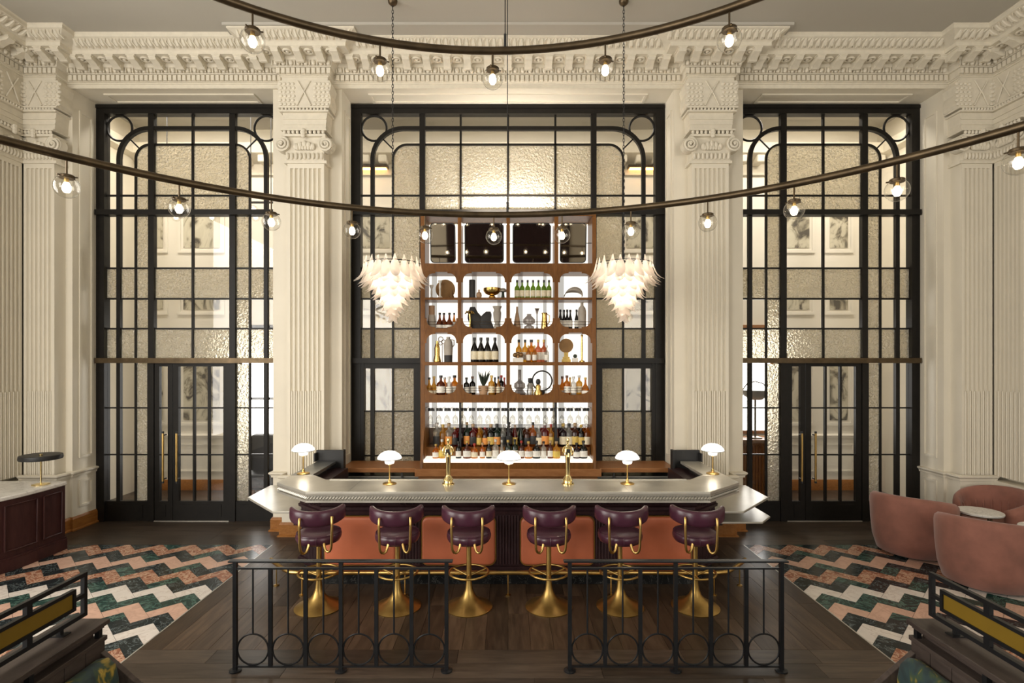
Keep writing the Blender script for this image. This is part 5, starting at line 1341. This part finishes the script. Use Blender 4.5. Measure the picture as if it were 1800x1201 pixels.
a = make_table('round white marble side table beside the tub chair near the doors'); a.location = (5.97, 6.84, 0)
b = copy_tree(a); b.location = (6.12, 6.15, 0); b['label'] = 'round white marble side table cut off by the right edge'

# ---- booth partitions at both lower corners
def velvet_print():
    m, nt, b = newmat('floral_velvet'); setc(b, (.03, .07, .07), .7)
    v = coords(nt, (1, 1, 1)); f = noise(nt, v, 7, 3, 1.2); g = noise(nt, v, 4, 2, .6)
    c = ramp(nt, f, [(.30, (.012, .022, .025)), (.45, (.018, .045, .05)), (.56, (.04, .07, .03)), (.62, (.28, .20, .03)), (.70, (.45, .33, .05)), (.78, (.22, .07, .03))])
    nt.links.new(c, b.inputs['Base Color']); b.inputs['Sheen Weight'].default_value = .05; return m
M['floralvelvet'] = velvet_print()
def booth(s, side):
    yE = 3.50; y0 = 1.6
    r = empty('booth_partition', (s*2.72, (yE+y0)/2, 0), label='dark timber booth bench with a steel and mustard panel rail, %s' % side, cat='booth', group='booth benches at the front corners')
    X = lambda a, b: sorted((s*a, s*b))
    MB().box(*X(2.575, 2.86), y0, yE, .805, .835).build('ledge', M['ledge'], r, smooth=0, bevel=.005)
    MB().box(*X(2.60, 2.83), y0, yE-.02, .785, .805).build('ledge_moulding', M['ledge'], r, smooth=0)
    for y in (yE-.05, yE-.55, yE-1.05, yE-1.55): 
        MB().box(*X(2.60, 2.63), y-.015, y+.015, .735, .785).build('ledge_post', M['rail'], r, smooth=0)
    MB().box(*X(2.585, 2.66), y0, yE-.01, .705, .735).build('back_rail', M['ledge'], r, smooth=0, bevel=.004)
    MB().box(*X(2.66, 2.84), y0, yE-.03, 0, .785).build('outer_panel', M['ledge'], r, smooth=0)
    n = 11; yy = yE-.02; 
    for i in range(n):
        MB().box(*X(2.595, 2.66), yy-.16*(i+1)+.004, yy-.16*i-.002, .10, .705).build('back_board', M['ledge'], r, smooth=0)
    # sloping end wing
    poly = [(s*2.66, .02), (s*2.66, .64), (s*2.59, .64), (s*2.36, .44), (s*2.10, .30), (s*2.06, .02)]
    MB().prism(poly, yE-.06, yE-.02, 'y').build('end_wing', M['ledge'], r, smooth=0, bevel=.004)
    # upholstery
    rings = []
    for (x, hw, z0, z1) in ((2.59, .0, .30, .60), (2.585, 0, .28, .625), (2.53, 0, .26, .635), (2.47, 0, .26, .60), (2.45, 0, .28, .55)):
        pass
    P = [(2.594, .30), (2.594, .60), (2.57, .635), (2.52, .64), (2.475, .60), (2.455, .50), (2.455, .38), (2.48, .30)]
    rg = []
    for y, k in ((yE-.07, .80), (yE-.09, .94), (yE-.13, 1.0), (y0, 1.0)):
        rg.append([(s*(2.53+(x-2.53)*k), y, .46+(z-.46)*k) for x, z in P])
    MB().loft(rg).build('back_cushion', M['floralvelvet'], r, smooth=50)
    MB().box(*X(2.06, 2.59), y0, yE-.07, .28, .42).build('seat_cushion', M['floralvelvet'], r, smooth=0, bevel=.04)
    MB().box(*X(2.08, 2.59), y0, yE-.07, .02, .28).build('seat_base', M['ledge'], r, smooth=0)
    # steel rail with mustard panel
    xr = s*2.72; t = .013; zb_, zt_ = .865, 1.145
    fr = MB(); ye = yE-.02
    fr.box(xr-t, xr+t, y0, ye, zt_-2*t, zt_); fr.box(xr-t, xr+t, y0, ye, zb_, zb_+2*t); fr.box(xr-t, xr+t, ye-2*t, ye, zb_+2*t, zt_-2*t)
    f_ = fr.build('rail_frame', M['rail'], r, smooth=0)
    pe = ye-.09; pz0, pz1 = zb_+.07, zt_-.075
    fr = MB(); fr.box(xr-t, xr+t, y0, pe, pz1-t*1.6, pz1); fr.box(xr-t, xr+t, y0, pe, pz0, pz0+t*1.6); fr.box(xr-t, xr+t, pe-t*1.6, pe, pz0+t*1.6, pz1-t*1.6)
    fr.build('panel_frame', M['rail'], r, smooth=0)
    MB().box(xr-.004, xr+.004, y0, pe-t*1.6, pz0+t*1.6, pz1-t*1.6).build('mustard_panel', M['mustard'], r, smooth=0)
    fr = MB(); fr.box(xr-t, xr+t, pe, ye-2*t, (pz0+pz1)/2-t, (pz0+pz1)/2+t); fr.build('spacer', M['rail'], r, smooth=0)
    for y in (ye-.42, ye-1.1):
        for a_, b_ in ((pz1, zt_-2*t), (zb_+2*t, pz0)): MB().box(xr-t, xr+t, y-t*1.4, y+t*1.4, a_, b_).build('spacer', M['rail'], r, smooth=0)
    for y in (ye-.20, ye-1.3):
        m = MB(); m.box(xr-t, xr+t, y-t, y+t, .835, zb_); m.box(xr-.045, xr+.045, y-.03, y+.03, .835, .842); m.build('rail_foot', M['rail'], r, smooth=0)
booth(-1, 'left corner'); booth(1, 'right corner')

# ---- lobby pendant with globes, seen through the left screen
M['lobbybulb'] = emit('lobby_globe_glow', (1.0, .86, .66), 4)
lp = empty('lobby_pendant', (-5.0, 9.6, 5.2), label='black bar pendant with glowing globes in the lobby, behind the left screen', cat='chandelier')
for y in (9.35, 9.85):
    MB().box(-6.4, -3.7, y-.015, y+.015, 5.23, 5.26).build('bar', M['black'], lp, smooth=0)
for x in (-5.9, -4.75, -4.45, -4.1): 
    m = MB().tube([(x, 9.35, 5.25), (x, 9.35, 6.98)], .008, 6); m.lathe([(.06, 6.96), (.06, 7.0)], 14, (x, 9.35, 0)); m.build('rod', M['black'], lp)
gx = [(-6.3, 9.35), (-6.05, 9.85), (-5.6, 9.35), (-5.4, 9.85), (-5.25, 9.35), (-5.0, 9.85), (-4.8, 9.35), (-4.6, 9.85), (-4.4, 9.35), (-4.15, 9.85), (-3.95, 9.35)]
for i, (x, y) in enumerate(gx):
    z = 5.12
    g_ = MB().ball((x, y, z), .075, n=16, m=10).build('globe', M['globe'], lp); MB().ball((x, y, z), .04, n=10, m=6).build('bulb', M['lobbybulb'], g_)
# picture lights on the lobby wall behind the central screen
M['warmled'] = emit('picture_light_glow', (1.0, .50, .16), 7)
for s, lb in ((-1, 'left'), (1, 'right')):
    x = s*2.62; z = H + (635-297)*10.4/F
    p = empty('picture_light', (x, YL, z), label='bronze picture light glowing warm on the lobby wall, %s one' % lb, cat='wall light', group='picture lights on the lobby wall')
    MB().box(x-.32, x+.32, YL-.20, YL-.02, z, z+.05).build('shade', M['bronze'], p, smooth=0)
    MB().box(x-.29, x+.29, YL-.18, YL-.05, z-.012, z-.002).build('lamp', M['warmled'], p, smooth=0)
# lobby sideboard and metal basket behind the right screen
sb = empty('lobby_cabinet', (4.68, 10.2, 0), label='reeded brown timber cabinet in the lobby behind the right screen', cat='cabinet')
MB().box(4.3, 5.1, 9.9, YL-.07, .05, 1.02).build('body', M['walnut'], sb, smooth=0)
m = MB()
for i in range(14): m.tube([(4.33+.055*i, 9.9, .1), (4.33+.055*i, 9.9, .95)], .02, 6)
m.build('reeding', M['walnut'], sb); MB().box(4.25, 5.15, 9.86, YL-.07, 1.02, 1.06).build('top', M['walnut'], sb, smooth=0)
bl = empty('metal_basket', (4.62, 10.1, 1.06), label='shallow ribbed metal basket with arched handle on the lobby cabinet', cat='basket')
MB().lathe([(.001, .72), (.12, .72), (.22, .80), (.25, .90), (.24, .90), (.001, .88)], 24, (4.62, 10.1, 1.06)).build('bowl', M['pewter'], bl)
MB().tube([(4.38, 10.1, 1.96), (4.47, 10.1, 2.08), (4.62, 10.1, 2.12), (4.77, 10.1, 2.08), (4.86, 10.1, 1.96)], .012, 8).build('handle', M['bronze'], bl)
MB().tube([(4.62, 10.1, 1.06), (4.62, 10.1, 1.80)], .02, 8).lathe([(.12, 0), (.12, .02), (.02, .04)], 18, (4.62, 10.1, 1.06)).build('stand', M['bronze'], bl)
# dark lobby armchair by the bright window
ac = empty('lobby_chair', (-4.45, 9.7, 0), label='dark upholstered chair in the lobby beside the bright window', cat='armchair')
MB().box(-4.75, -4.15, 9.5, 10.0, .22, .50).build('seat', M['black'], ac, smooth=0, bevel=.05); MB().box(-4.75, -4.15, 9.95, 10.12, .40, 1.15).build('backrest', M['black'], ac, smooth=0, bevel=.06)
for x in (-4.7, -4.2):
    for y in (9.55, 10.05): MB().tube([(x, y, 0), (x, y, .24)], .02, 8).build('leg', M['bronze'], ac)
